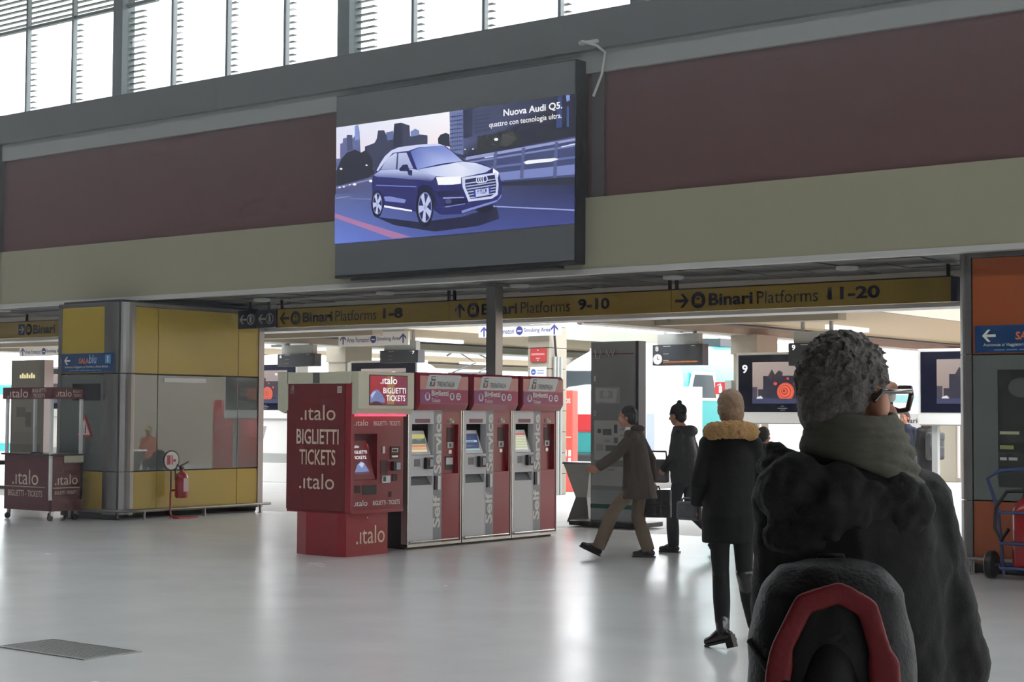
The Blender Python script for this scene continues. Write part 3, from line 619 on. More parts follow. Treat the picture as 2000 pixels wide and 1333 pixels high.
# smoking-area signs hung outside
for k, (x0, x1, z0, z1, lab) in enumerate(((-24.27, -22.28, 3.0, 3.28, 'pale smoking area sign hanging left of the steel post'), (-20.41, -18.39, 3.1, 3.33, 'pale smoking area sign hanging in front of the beige stone column'), (-35.55, -33.55, 2.98, 3.21, 'pale smoking area sign seen left of the yellow pillar'))):
    s = thing('smoking_sign', lab, 'sign', ((x0 + x1) / 2, 25.4, z0), group='smoking area signs')
    MB().box(x0, 25.38, z0, x1, 25.43, z1, .004).build('board', M_white, s)
    MT = mat('lettering_violet', (70, 72, 140), 0.5)
    h = z1 - z0; W = x1 - x0
    art([(q, (70, 72, 140)) for q in arrow(.14, h / 2, .2, math.pi / 2) + arrow(W - .14, h / 2, .2, math.pi / 2)] + [(disc(W * .51, h / 2, .085), (58, 62, 130)), (rect(W * .51 - .05, h / 2 - .02, W * .51 + .05, h / 2 + .005), (230, 230, 235))], (x0, 25.38, z0), s, MY, INK, 'pictogram')
    text('Area Fumatori', (x0 + .25, 25.38, z0 + h / 2 - .06), .65, .105, MT, s, MY, .01)
    text('Smoking Area', (x0 + W * .51 + .11, 25.38, z0 + h / 2 - .06), .64, .105, MT, s, MY, .01)
    for x in (x0 + .3, x1 - .3): MB().cone((x, 25.4, z1), (x, 25.4, 3.31 if k == 2 else z1 + .02), .008, n=6).build('hanger', M_dark, s)
    MB().box(x0 + .2, 25.34, 3.30 if k == 2 else z1 + .015, x1 - .2, 25.46, 3.318 if k == 2 else z1 + .035).build('hanging_rail', M_grey, s)

# downlights in the soffit
for k, x in enumerate((-18.0, -15.5, -13.1, -10.7, -8.35, -23.6)):
    y = 17.15 if k < 5 else 16.5
    s = thing('downlight', ['round recessed ceiling light above the platforms 1 to 8 lettering', 'round recessed ceiling light left of the steel post', 'round recessed ceiling light just right of the steel post', 'round recessed ceiling light above the platforms 11 to 20 arrow', 'round recessed ceiling light above the 11-20 lettering', 'round recessed ceiling light at the far left edge'][k], 'light', (x, y, 3.3), group='recessed ceiling lights')
    MB().lathe([(.13, 3.305), (.13, 3.27), (.10, 3.262), (.095, 3.29)], (x, y, 0), 24).build('rim', M_lip, s)
    MB().lathe([(.094, 3.295), (.094, 3.288)], (x, y, 0), 20).build('diffuser', M_grey, s)

# steel post behind the ticket machines
s = thing('steel_post', 'square steel post rising behind the ticket machines to the soffit', 'post', (-13.36, 16.95, 0))
MB().box(-13.44, 16.87, 0, -13.28, 17.03, 3.3, .008).build('shaft', M_steel, s)
MB().box(-13.5, 16.81, 3.27, -13.22, 17.09, 3.305).build('head_plate', M_steel, s)

# ------------------------------------------------------------------ clad pillar blocks
def rail_run(parent, path, posts):
    MB().tube(path, .022, 10).build('bumper_rail', M_steel, parent)
    for x, y in posts: MB().cone((x, y, 0), (x, y, .135), .02, n=10).lathe([(.04, 0), (.04, .012)], (x, y, 0), 12).build('rail_post', M_steel, parent)
XK, YK = -19.04, 15.30
k1 = thing('pillar_block', 'yellow and glass clad pillar block with a rounded steel corner', 'pillar', (-19.75, 16.7, 0))
MB().box(-20.42, 15.36, .02, -19.10, 18.12, 3.235).build('core', M_dark, k1)
Z = ((.10, .70, M_yellow, 'yellow_panel'), (.715, 2.135, M_glass, 'glass_panel'), (2.155, 3.14, M_yellow, 'yellow_panel'))
for z0, z1, m, n in Z:
    MB().box(-20.37, YK, z0, -19.36, YK + .05, z1, .004).build(n, m, k1)
    for ya, yb in ((15.59, 16.03), (16.04, 17.64), (17.65, 18.08)):
        MB().box(XK - .05, ya, z0, XK, yb, z1, .004).build(n, m, k1)
for z0, z1 in ((.08, .70), (.71, 2.14), (2.155, 3.20)):
    pts = [(-19.36, YK - .012)] + [(-19.31 + .285 * math.sin(t), YK + .275 - .287 * math.cos(t)) for t in [math.pi / 2 * i / 10 for i in range(11)]] + [(XK + .015, 15.59), (-19.36, 15.59)]
    MB().prism(pts, z0, z1).build('corner_casing', M_steel, k1)
MB().box(-20.45, YK - .01, .08, -20.37, YK + .1, 3.2).build('edge_post', M_steel, k1)
MB().box(XK - .08, 18.08, .08, XK + .015, 18.19, 3.2).build('edge_post', M_steel, k1)
MB().box(-20.45, YK - .005, 3.145, -19.36, YK + .06, 3.2).build('top_frame', M_steel, k1)
MB().box(XK - .06, 15.59, 3.145, XK + .01, 18.19, 3.2).build('top_frame', M_steel, k1)
MB().box(-20.4, YK + .1, 0, -19.1, 18.1, .1).build('plinth', M_dark, k1)
MB().box(XK + .001, 16.15, 2.03, XK + .012, 16.98, 2.10).build('reflection_strip', M_white, k1)  # white strip standing in for a lamp's reflection in the glass
MB().box(-20.1, YK - .006, 1.75, -19.45, YK - .001, 2.0).build('dark_plate', mat('dark_notice', (40, 44, 46), 0.2), k1)
rail_run(k1, [(-20.5, YK - .09, .135), (-19.4, YK - .09, .135), (-19.18, YK - .04, .135), (XK + .03, YK + .12, .135), (XK + .08, YK + .35, .135), (XK + .08, 18.3, .135)],
         [(-20.0, YK - .09), (XK + .08, 15.75), (XK + .08, 16.92), (XK + .08, 18.08)])
def blue_sign(x0, x1, y, z0, z1, label):
    s = thing('assistance_sign', label, 'sign', ((x0 + x1) / 2, y, z0), group='blue assistance signs')
    MB().box(x0, y - .02, z0, x1, y - .002, z1, .003).build('board', M_blue, s)
    h = z1 - z0
    art([(q, (240, 240, 225)) for q in arrow(.15, h * .62, .14, math.pi)] + [(rect(1.04, h * .45, 1.17, h * .9), (90, 160, 205)), (disc(1.1, h * .78, .018, n=8), (230, 240, 245)), (rect(1.09, h * .52, 1.11, h * .72), (230, 240, 245))], (x0, y - .02, z0), s, MY, INK, 'pictogram')
    text('SALA', (x0 + .42, y - .02, z0 + h * .45), .24, h * .3, mat('lettering_orange', (225, 120, 70), 0.5), s, MY, .03, slant=.1)
    text('blu', (x0 + .66, y - .02, z0 + h * .45), .17, h * .48, mat('lettering_skyblue', (150, 190, 225), 0.5), s, MY, .02, slant=.1)
    text('Assistenza ai Viaggiatori con Disabilità e a Ridotta Mobilità', (x0 + .09, y - .02, z0 + h * .2), 1.02, h * .14, M_txtw, s, MY, .008)
    art([(rect(.2 + .13 * i, h * .07, .31 + .13 * i, h * .11), (110, 150, 195)) for i in range(6)], (x0, y - .02, z0), s, MY, INK, 'small_print')
    return s
blue_sign(-20.36, -19.14, YK, 2.17, 2.45, 'blue assistance sign on the yellow pillar block')
# triangular warning sign on the dark glass
s = thing('warning_sign', 'red and white triangular warning sign on the dark pillar glass', 'sign', (-19.78, YK - .03, 1.21))
MB().prism([(-19.975, 1.21), (-19.60, 1.21), (-19.787, 1.535)], YK - .016, YK - .004, 'y').build('plate', mat('warning_red', (185, 40, 40), 0.4), s)
art([([(.05, .03), (.325, .03), (.1875, .265)], (228, 226, 220)), (rect(.14, .05, .165, .13), (40, 40, 40)), (disc(.1525, .145, .014, n=8), (40, 40, 40)), (rect(.205, .05, .23, .15), (150, 40, 40)), (disc(.2175, .165, .014, n=8), (150, 40, 40))], (-19.975, YK - .016, 1.21), s, MY, INK, 'pictogram')
# round notice, extinguisher and its floor stand
E_red = mat('extinguisher_red', (165, 24, 30), 0.3, coat=0.4)
s = thing('fire_extinguisher', 'red fire extinguisher hung on a bent stand before the yellow panels', 'fire extinguisher', (XK + .26, 16.3, 0))
ex, ey = XK + .26, 16.30
MB().lathe([(.02, .30), (.085, .305), (.1, .33), (.1, .60), (.085, .655), (.045, .685), (.03, .70), (.025, .73)], (ex, ey, 0), 24).build('cylinder', E_red, s)
o = MB().box(ex - .02, ey - .03, .73, ex + .02, ey + .03, .765, .006).build('valve', M_black, s)
MB().prism([(ey - .02, .765), (ey + .12, .83), (ey + .12, .845), (ey - .03, .785)], ex - .012, ex + .012, 'x').build('lever', M_black, s)
MB().tube([(ex, ey - .02, .75), (ex + .02, ey - .1, .80), (ex + .03, ey - .15, .72), (ex + .04, ey - .15, .58)], .012).build('hose', M_black, s)
MB().tube([(ex - .06, ey, .42), (ex - .05, ey - .14, .42), (ex - .05, ey - .17, .39), (ex - .05, ey - .17, .08), (ex - .02, ey - .15, .03), (ex + .06, ey - .05, .025)], .014).build('stand_tube', E_red, s)
MB().box(ex - .04, ey - .14, 0, ex + .1, ey + .24, .025, .006).build('stand_foot', E_red, s)
art([(rect(0, 0, .1, .2), (215, 190, 190))], (ex + .1, ey - .05, .4), s, PX, INK, 'paper_label', off=.001)
s = thing('round_notice', 'round white extinguisher notice on the stand above the cylinder', 'sign', (XK + .136, 16.2, 0))
MB().lathe([(.155, XK + .13), (.155, XK + .142)], (0, 16.2, .86), 24, 'x').build('disc', M_black, s)
art([(disc(0, 0, .135), (228, 226, 224)), (rect(-.09, -.06, -.02, .08), (190, 60, 70)), (rect(.0, -.06, .02, .08), (190, 60, 70)), (rect(.03, -.02, .08, .02), (190, 60, 70))], (XK + .142, 16.2, .86), s, PX, INK, 'pictogram')
MB().cone((XK + .136, 16.2, .0), (XK + .136, 16.2, .72), .01, n=8).build('stem', M_black, s)

# right-hand pillar block, orange
YR = 16.0
k2 = thing('pillar_block', 'orange clad pillar block with a steel corner at the right edge', 'pillar', (-5.6, 17.2, 0))
MB().box(-6.5, 16.06, .02, -4.2, 18.2, 3.30).build('core', M_dark, k2)
for z0, z1, m, n in ((.10, .73, M_orange, 'orange_panel'), (.745, 2.21, M_glass, 'glass_panel'), (2.225, 3.20, M_orange, 'orange_panel')):
    MB().box(-6.40, YR, z0, -5.3, YR + .05, z1, .004).build(n, m, k2)
    MB().box(-5.29, YR, z0, -4.2, YR + .05, z1, .004).build(n, m, k2)
for z0, z1 in ((.08, .73), (.74, 2.215), (2.225, 3.28)):
    pts = [(-6.41, YR - .012), (-6.41, 16.3), (-6.575, 16.3)] + [(-6.43 - .145 * math.cos(t), YR + .135 - .147 * math.sin(t)) for t in [math.pi / 2 * i / 8 for i in range(9)]]
    MB().prism(pts, z0, z1).build('corner_casing', M_steel, k2)
MB().box(-6.41, YR - .005, 3.205, -4.2, YR + .06, 3.28).build('top_frame', M_steel, k2)
MB().box(-6.5, YR + .1, 0, -4.2, 18.2, .1).build('plinth', M_dark, k2)
o = MB().box(-6.14, YR - .008, .88, -5.2, YR - .001, 2.06).build('poster', mat('dark_poster', (62, 64, 62), 0.15, var=0.35, scale=2.0, coat=1.0), k2)
art([(rect(.02, .53, .22, .56), (190, 190, 150)), (rect(.02, .38, .16, .42), (150, 160, 90)), (disc(.24, .40, .035), (40, 40, 38)), (rect(.02, .27, .09, .30), (200, 200, 195)), (rect(.11, .27, .2, .30), (200, 200, 195)), (disc(.25, 1.0, .14, .1), (88, 92, 88)), (disc(.45, .9, .18, .12), (96, 98, 94))], (-6.14, YR - .008, .88), o, MY, INK, 'poster_print')
rail_run(k2, [(-6.65, 16.4, .15), (-6.65, YR - .02, .15), (-6.6, YR - .08, .15), (-4.2, YR - .09, .15)], [(-6.65, 16.2), (-6.38, YR - .09), (-5.2, YR - .09)])
blue_sign(-6.37, -5.15, YR, 2.235, 2.51, 'blue assistance sign on the orange pillar block')
# ------------------------------------------------------------------ self-service ticket machines of the railway (silver and red)
XM = -12.57
M_mred = mat('header_red', (160, 30, 56), 0.12, var=0.05, scale=2, coat=0.8)
M_recess = mat('recess_green', (24, 66, 62), 0.5)
M_rail = mat('bright_steel', (190, 190, 188), 0.25, 0.9)
def fs_logo(x, y, s):
    G, R, K = (30, 80, 66), (170, 40, 50), (70, 74, 76)
    return [([(x + .25 * s, y + .62 * s), (x + .95 * s, y + .62 * s), (x + 1.0 * s, y + .8 * s), (x + .55 * s, y + .8 * s), (x + .32 * s, y + 1.0 * s), (x + 1.05 * s, y + 1.0 * s), (x + 1.08 * s, y + 1.1 * s), (x + .3 * s, y + 1.1 * s)], G),
            ([(x, y), (x + .3 * s, y), (x + .4 * s, y + .55 * s), (x + .1 * s, y + .55 * s)], K),
            ([(x + .36 * s, y), (x + .7 * s, y), (x + .86 * s, y + .16 * s), (x + .93 * s, y + .55 * s), (x + .66 * s, y + .55 * s), (x + .6 * s, y + .2 * s), (x + .4 * s, y + .14 * s)], R)]
def rail_machine(y0, w, label, screen, extra):
    t = thing('ticket_machine', label, 'ticket machine', (XM - .35, y0 + w / 2, 0), group='silver and red ticket machines')
    S = lambda zx: y0 + (zx - 60) / 375.0 * w
    Zf = lambda zy: 1.62 - (zy - 295) / 975.0 * 1.6
    MB().box(XM - .66, y0 + .004, .03, XM - .09, y0 + w - .004, 2.03).build('cabinet', M_black, t)
    MB().box(XM - .64, y0 + .03, 0, XM - .06, y0 + w - .03, .03).build('plinth', M_black, t)
    ra, rb, ta, tb = (S(90), S(238), Zf(615), Zf(392)), (S(303), S(415), Zf(755), Zf(395)), (S(85), S(228), Zf(830), Zf(765)), None
    # silver door as a frame round its recesses
    ya, yb = y0 + .018, S(298)
    x0, x1 = XM - .09, XM
    m = MB()
    m.box(x0, ya, .06, x1, yb, ta[2]); m.box(x0, ya, ta[3], x1, yb, ra[2]); m.box(x0, ya, ra[3], x1, yb, 1.625)
    for a, b, q in ((ya, ra[0], ra), (ra[1], yb, ra), (ya, ta[0], ta), (ta[1], yb, ta)): m.box(x0, a, q[2], x1, b, q[3])
    m.build('silver_door', M_silver, t)
    m = MB(); yc, yd = S(298), y0 + w - .018
    m.box(x0, yc, .06, x1, yd, rb[2]); m.box(x0, yc, rb[3], x1, yd, 1.625); m.box(x0, yc, rb[2], x1, rb[0], rb[3]); m.box(x0, rb[1], rb[2], x1, yd, rb[3])
    m.build('red_door', M_red, t)
    MB().box(x0, y0, .03, x1 + .008, y0 + .016, 1.63).build('side_trim', M_rail, t); MB().box(x0, y0 + w - .016, .03, x1 + .008, y0 + w, 1.63).build('side_trim', M_rail, t)
    MB().box(x0, y0, .025, x1 + .01, y0 + w, .058).build('bottom_trim', M_rail, t)
    MB().cone((XM + .025, S(70), .085), (XM + .025, S(405), .085), .013, n=8).build('foot_bar', M_rail, t)
    # recess with tilted screen
    o = MB().box(XM - .26, ra[0], ra[2], XM - .09, ra[1], ra[3]).build('screen_recess', M_recess, t)
    zb, zt = ra[2] + .005, Zf(440)
    o = MB().add([(XM - .015, ra[0] + .004, zb), (XM - .015, S(228), zb), (XM - .085, S(205), zt), (XM - .085, ra[0] + .004, zt),
                  (XM - .088, ra[0] + .004, zb), (XM - .088, S(228), zb), (XM - .1, S(205), zt), (XM - .1, ra[0] + .004, zt)],
                 [(0, 1, 2, 3), (7, 6, 5, 4), (0, 4, 5, 1), (1, 5, 6, 2), (2, 6, 7, 3), (3, 7, 4, 0)]).build('screen_bezel', M_silver, t)
    sl = V((-.07, 0, zt - zb)).normalized()
    art(screen, (XM - .015 - .07 * .12, S(97), zb + (zt - zb) * .12), o, (V((0, 1, 0)), sl), LIT, 'screen_image', .004, sx=(S(203) - S(97)), sy=(zt - zb) * .75)
    MB().box(XM, S(112), Zf(383), XM + .004, S(212), Zf(354)).build('instruction_strip', mat('strip_brownred', (140, 84, 88), 0.5), t)
    MB().box(XM, S(108), Zf(695), XM + .006, S(145), Zf(642)).build('contactless_pad', mat('pad_grey', (120, 120, 126), 0.4), t)
    o = MB().box(XM, S(170), Zf(715), XM + .05, S(218), Zf(632), .012).build('card_reader', M_black, t)
    MB().box(XM + .05, S(190), Zf(700), XM + .058, S(212), Zf(645), .003).build('keypad', mat('pad_pale', (170, 175, 185), 0.4), o)
    MB().prism([(XM - .2, ta[2]), (XM - .012, ta[2]), (XM - .085, ta[3]), (XM - .2, ta[3])], ta[0] + .002, ta[1] - .002, 'y').build('ticket_tray', mat('tray_grey', (120, 122, 124), 0.35), t)
    o = MB().box(XM, S(243), Zf(868), XM + .02, S(262), Zf(768)).build('lock_bar', M_black, t)
    MB().box(XM, S(264), Zf(868), XM + .012, S(285), Zf(768)).build('lock_plate', M_white, o)
    # lettering up the door
    gb = MB().box(XM, S(240), .07, XM + .002, S(297), 1.62).build('grey_stripe', mat('stripe_grey', (150, 154, 158), 0.4), t)
    text('Service', (XM + .002, S(291), Zf(752)), Zf(318) - Zf(752), S(291) - S(240), M_txtw, gb, PX, .03, vertical=True)
    text('Self', (XM + .002, S(286), Zf(1142)), Zf(905) - Zf(1142), S(286) - S(232), M_txtw, gb, PX, .03, vertical=True)
    # red side with recess
    MB().box(XM - .12, rb[0], rb[2], XM - .055, rb[1], rb[3]).build('payment_recess', M_red, t)
    MB().box(XM - .055, S(356), Zf(522), XM - .05, S(404), Zf(418)).build('coin_slot', mat('slot_darkred', (60, 14, 22), 0.5), t)
    o = MB().box(XM - .055, S(360), Zf(568), XM - .045, S(400), Zf(526)).build('note_slot', M_silver, t)
    MB().box(XM - .045, S(370), Zf(560), XM - .04, S(384), Zf(535)).build('slot_mouth', mat('slot_green', (30, 90, 60), 0.5), o)
    MB().box(XM - .055, S(368), Zf(610), XM - .048, S(390), Zf(584)).build('lock', M_rail, t)
    if extra:
        o = MB().box(XM - .055, S(345), Zf(730), XM - .05, S(403), Zf(628)).build('change_tray', M_black, t)
        MB().box(XM - .05, S(350), Zf(690), XM - .045, S(398), Zf(640)).build('change_flap', M_silver, o)
    art([(rect(.0 + i * .045, .03 * j, .04 + i * .045, .026 + .03 * j), c) for i, j, c in ((0, 0, (70, 110, 160)), (1, 0, (200, 170, 60)), (2, 0, (210, 210, 210)), (0, 1, (200, 90, 80)), (1, 1, (210, 210, 215)), (2, 1, (120, 150, 90)))], (XM, S(333), Zf(383)), t, PX, INK, 'card_stickers')
    # lit header box leaning out over the machine
    prof = [(XM - .5, 2.07), (XM + .06, 2.07), (XM + .10, 2.03), (XM + .10, 1.70), (XM + .05, 1.625), (XM - .5, 1.625)]
    hd = MB().prism([(p[0], p[1]) for p in prof], y0 + .10, y0 + w + .008, 'y').build('header_box', M_mred, t)
    MB().prism([(min(p[0], XM + .02), p[1]) for p in prof], y0 + .012, y0 + .10, 'y').build('header_side', M_black, t)
    hx = XM + .10
    art([([(.12, .21), (.70, .21), (.78, .36), (.76, .375), (.20, .375), (.17, .36)], (205, 208, 206))] + fs_logo(.19, .235, .11), (hx, y0 + .08, 1.67), hd, PX, INK, 'logo_plate')
    text('TRENITALIA', (hx, y0 + .40, 1.905), .32, .06, mat('lettering_grey', (70, 76, 80), 0.5), hd, PX, .01, slant=.2, off=.006)
    art([(rect(0, 0, w - .10, .165), [(150, 60, 120), (170, 40, 80), (170, 40, 80), (140, 60, 120)]), (disc(.13, .08, .048), (225, 222, 226)), (disc(.58, .085, .045), (225, 222, 226)), (disc(.70, .085, .045), (225, 222, 226)),
         (rect(.105, .055, .15, .12), (150, 60, 110)), (rect(.56, .06, .6, .115), (150, 60, 110)), (rect(.675, .065, .725, .085), (150, 60, 110)), (rect(.675, .095, .725, .11), (150, 60, 110))], (hx, y0 + .105, 1.705), hd, PX, INK, 'pictogram_band')
    text('Biglietti', (hx, y0 + .30, 1.775), .31, .085, M_txtw, hd, PX, .02, off=.009); text('Tickets', (hx, y0 + .30, 1.72), .16, .045, M_txtw, hd, PX, 0, off=.009)
    return t
scrA = [(rect(0, 0, 1, .45), (205, 170, 130)), (rect(0, .45, 1, .75), (120, 130, 125)), (rect(0, .75, 1, 1), (190, 180, 110)), ([(0, .5), (.3, .75), (.6, .6), (1, .8), (1, .45), (0, .45)], (80, 96, 88)), (rect(0, .3, 1, .36), (190, 100, 70)), (rect(0, 0, 1, .1), (226, 205, 170))]
scrB = [(rect(0, 0, 1, 1), (38, 52, 92)), (rect(.1, .5, .9, .62), (150, 190, 210)), (rect(.2, .53, .7, .58), (40, 90, 130)), (rect(0, 0, 1, .12), (150, 175, 175)), (rect(.1, .25, .5, .3), (90, 110, 150))]
scrC = [(rect(0, 0, 1, 1), (210, 212, 190)), (rect(0, .88, 1, 1), (190, 80, 80))] + [(rect(.05, .1 + i * .16, .95, .2 + i * .16), (180, 190, 150)) for i in range(5)]
rail_machine(14.32, .985, 'silver and red ticket machine beside the dark red ticket kiosk', scrA, True)
rail_machine(15.325, .975, 'middle one of the three silver and red ticket machines', scrB, False)
rail_machine(16.315, .955, 'silver and red ticket machine at the end of the row, right of the steel post', scrC, False)

# ------------------------------------------------------------------ the dark red ticket kiosk
XI, YI = -12.37, 13.15
t = thing('ticket_kiosk', 'tall dark red ticket kiosk with cream head, nearest in the row', 'ticket machine', (-12.85, 13.5, 0))
M_crm = mat('kiosk_cream', (208, 204, 180), 0.4)
MB().box(-13.33, YI + .02, .5, XI - .09, 13.99, 1.95).build('body', M_dred, t)
sp = MB().box(-13.36, YI - .012, .50, -12.46, YI + .02, 1.915, .006).build('side_panel', mat('kiosk_side_red', (118, 34, 40), 0.45, var=0.05, scale=2), t)
MB().box(-12.455, YI - .004, .49, XI + .004, YI + .035, 1.93).build('corner_post', M_red, t)
def X_(zx): return -13.35 + (zx - 40) / 432.0 * .96
def Z_(zy): return 1.92 - (zy - 92) / 900.0 * 1.42
for body, a, b, c, d, bo in (('.\u0131talo', 135, 380, 355, 247, .0), ('BIGLIETTI', 108, 403, 525, 417, .012), ('TICKETS', 130, 382, 672, 562, .012), ('.\u0131talo', 130, 375, 843, 733, .0)):
    text(body, (X_(a), YI - .012, Z_(c)), X_(b) - X_(a), Z_(d) - Z_(c), M_txtb, sp, MY, bo)
art([(rect(.05, 1.30, .12, 1.38), (120, 100, 92)), (rect(.075, 1.34, .11, 1.4), (150, 140, 130)), (rect(.79, 1.31, .86, 1.385), (200, 195, 185)), (rect(.80, 1.33, .85, 1.335), (80, 80, 80)), (rect(.80, 1.355, .85, 1.36), (80, 80, 80))], (-13.36, YI - .012, .5), sp, MY, INK, 'stickers')
# cream head: a bar round the top, the lit box in front, the rear box edge
MB().box(-13.36, YI - .02, 1.915, XI, YI + .1, 2.045, .006).build('head_bar', M_crm, t)
MB().box(-12.94, YI - .026, 1.92, -12.84, YI - .018, 2.04).build('bracket', M_steel, t)
MB().prism([(-13.34, 1.62), (-13.40, 1.58), (-13.50, 1.62), (-13.50, 2.05), (-13.34, 2.05)], YI - .02, 14.05, 'y').build('rear_head_box', M_crm, t)
hb = MB().prism([(-12.6, 2.05), (XI + .10, 2.05), (XI + .10, 1.64), (XI + .05, 1.575), (-12.6, 1.575)], YI + .005, 14.085, 'y').build('head_box', M_crm, t)
hx = XI + .10
sc1 = MB().box(hx, 13.33, 1.675, hx + .004, 13.97, 2.015).build('screen', M_black, hb)
art([(rect(0, 0, .62, .32), [(150, 30, 40), (120, 50, 80), (110, 40, 60), (170, 40, 50)]), (rect(.28, 0, .40, .32), (150, 110, 70)), ([(0, .02), (0, .10), (.05, .155), (.12, .17), (.18, .13), (.24, .06), (.24, .02)], (110, 120, 165)), ([(.0, .1), (.05, .14), (.10, .15), (.03, .07)], (170, 185, 225)), (disc(.1, .0, .09, .035, 14, 0, math.pi), (60, 30, 50))], (hx + .004, 13.34, 1.685), sc1, PX, LIT, 'screen_image')
text('.\u0131talo', (hx + .004, 13.50, 1.915), .28, .085, M_lit, sc1, PX, .01, off=.008); text('BIGLIETTI', (hx + .004, 13.55, 1.81), .38, .065, M_lit, sc1, PX, .01, off=.008); text('TICKETS', (hx + .004, 13.60, 1.725), .32, .065, M_lit, sc1, PX, .01, off=.008)
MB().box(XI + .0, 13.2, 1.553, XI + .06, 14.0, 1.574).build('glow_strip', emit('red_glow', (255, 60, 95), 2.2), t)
# front face with a recess
def Y_(zx): return 13.19 + (zx - 490) / 332.0 * .83
def W_(zy): return 1.545 - (zy - 335) / 645.0 * 1.04
r = (Y_(497), Y_(645), W_(770), W_(452))
m = MB(); x0, x1 = XI - .09, XI
m.box(x0, YI + .03, .505, x1, 14.02, r[2]); m.box(x0, YI + .03, r[3], x1, 14.02, 1.555); m.box(x0, YI + .03, r[2], x1, r[0], r[3]); m.box(x0, r[1], r[2], x1, 14.02, r[3])
ff = m.build('front_panel', M_dred, t)
MB().box(XI - .25, r[0], r[2], XI - .085, r[1], r[3]).build('screen_recess', mat('recess_darkred', (80, 20, 28), 0.5), t)
zb, zt = r[2] + .004, W_(500)
o = MB().add([(XI - .01, r[0] + .003, zb), (XI - .01, Y_(640), zb), (XI - .08, Y_(605), zt), (XI - .08, r[0] + .003, zt), (XI - .085, r[0] + .003, zb), (XI - .085, Y_(640), zb), (XI - .1, Y_(605), zt), (XI - .1, r[0] + .003, zt)],
             [(0, 1, 2, 3), (7, 6, 5, 4), (0, 4, 5, 1), (1, 5, 6, 2), (2, 6, 7, 3), (3, 7, 4, 0)]).build('touch_screen', M_dred, t)
sl = V((-.07, 0, zt - zb)).normalized(); pl = (V((0, 1, 0)), sl); so = V((XI - .017, r[0] + .01, zb + .03))
art([(rect(0, 0, .29, .37), [(175, 30, 50), (165, 28, 44), (185, 50, 60), (190, 40, 60)]), ([(.02, .05), (.08, .14), (.14, .175), (.19, .16), (.26, .06)], (120, 130, 175)), ([(.1, .14), (.14, .165), (.19, .15), (.15, .10)], (190, 205, 235)), (rect(.02, .03, .27, .055), (80, 60, 80))], so, o, pl, LIT, 'screen_image')
nn = V((0, 1, 0)).cross(sl)
text('.\u0131talo', so + sl * .325, .13, .035, M_lit, o, pl, .005, off=.008); text('BIGLIETTI', so + sl * .26, .25, .035, M_lit, o, pl, .01, off=.008); text('TICKETS', so + sl * .20 + V((0, .01, 0)), .22, .035, M_lit, o, pl, .01, off=.008)
for zy in (395, 948):
    text('.\u0131talo', (XI, Y_(495), W_(zy)), .22, .065, M_txtw, ff, PX, .0); text('BIGLIETTI - TICKETS', (XI, Y_(620), W_(zy)), .45, .05, M_txtw, ff, PX, .006)
for nm, a, b, c, d, mm, th in (('card_slot', 733, 795, 632, 540, mat('recess_darkred', (80, 20, 28), 0.5), .01), ('card_reader', 740, 788, 712, 648, M_black, .04), ('coin_slot', 668, 716, 738, 636, mat('slot_darkred', (60, 14, 22), 0.5), .006),
                            ('note_slot', 675, 728, 795, 745, M_silver, .02), ('change_tray', 550, 642, 872, 805, M_black, .006), ('receipt_slot', 500, 536, 858, 806, M_black, .006), ('coin_return', 745, 780, 785, 735, mat('slot_darkred', (60, 14, 22), 0.5), .01), ('lock', 674, 690, 590, 540, M_rail, .02), ('key_hole', 726, 744, 895, 858, mat('slot_darkred', (60, 14, 22), 0.5), .006)):
    o = MB().box(XI, Y_(a), W_(c), XI + th, Y_(b), W_(d), .003).build(nm, mm, t)
    if nm == 'card_slot':
        MB().box(XI + .01, Y_(735), W_(582), XI + .022, Y_(776), W_(555)).build('slot_frame', M_rail, o); MB().box(XI + .01, Y_(735), W_(618), XI + .022, Y_(776), W_(605)).build('slot_frame', M_rail, o)
        MB().box(XI + .022, Y_(739), W_(578), XI + .024, Y_(772), W_(560)).build('slot_mouth', M_black, o)
    if nm == 'card_reader': MB().box(XI + .04, Y_(758), W_(705), XI + .046, Y_(784), W_(655)).build('keypad', mat('pad_pale', (170, 175, 185), 0.4), o)
    if nm == 'note_slot': MB().box(XI + .02, Y_(680), W_(785), XI + .024, Y_(696), W_(750)).build('slot_mouth', mat('slot_green', (30, 90, 60), 0.5), o)
MB().box(-13.36, YI, .47, XI + .01, 14.02, .505, .004).build('lower_ledge', M_red, t)
ba = MB().prism([(-13.20, 13.16), (-13.0, 13.10), (-12.52, 13.10), (-12.42, 13.14), (-12.42, 13.82), (-13.20, 13.82)], 0.0, .475).build('base', M_red, t)
text('.\u0131talo', (-12.42, 13.30, .13), .47, .2, M_txtb, ba, PX, 0)
MB().lathe([(.008, -12.42), (.008, -12.415)], (0, 13.48, .42), 10, 'x').build('key_hole', M_rail, ba)

# ------------------------------------------------------------------ wheeled ticket desk
t = thing('ticket_desk', 'wheeled dark maroon ticket desk with a sign arch beside the yellow pillar', 'ticket desk', (-20.2, 14.95, 0))
M_mar = mat('maroon_panel', (92, 34, 44), 0.4, var=0.12, scale=1.2)
dx0, dx1, dy0, dy1 = -20.76, -19.62, 14.60, 15.14
fp = MB().box(dx0, dy0, .14, dx1 - .03, dy0 + .03, .94, .004).build('front_panel', M_mar, t)
spn = MB().box(dx1 - .03, dy0, .14, dx1, dy1, .94, .004).build('side_panel', M_mar, t)
MB().box(dx0, dy0 + .03, .14, dx0 + .03, dy1, .94).build('side_panel', M_mar, t)
MB().box(dx0 - .05, dy0 - .03, .94, dx1 + .02, dy1 + .02, .965, .004).build('desk_top', M_black, t)
MB().box(dx1 - .01, dy0 + .2, .84, dx1 + .015, dy1, .94).build('cream_block', M_crm, t)
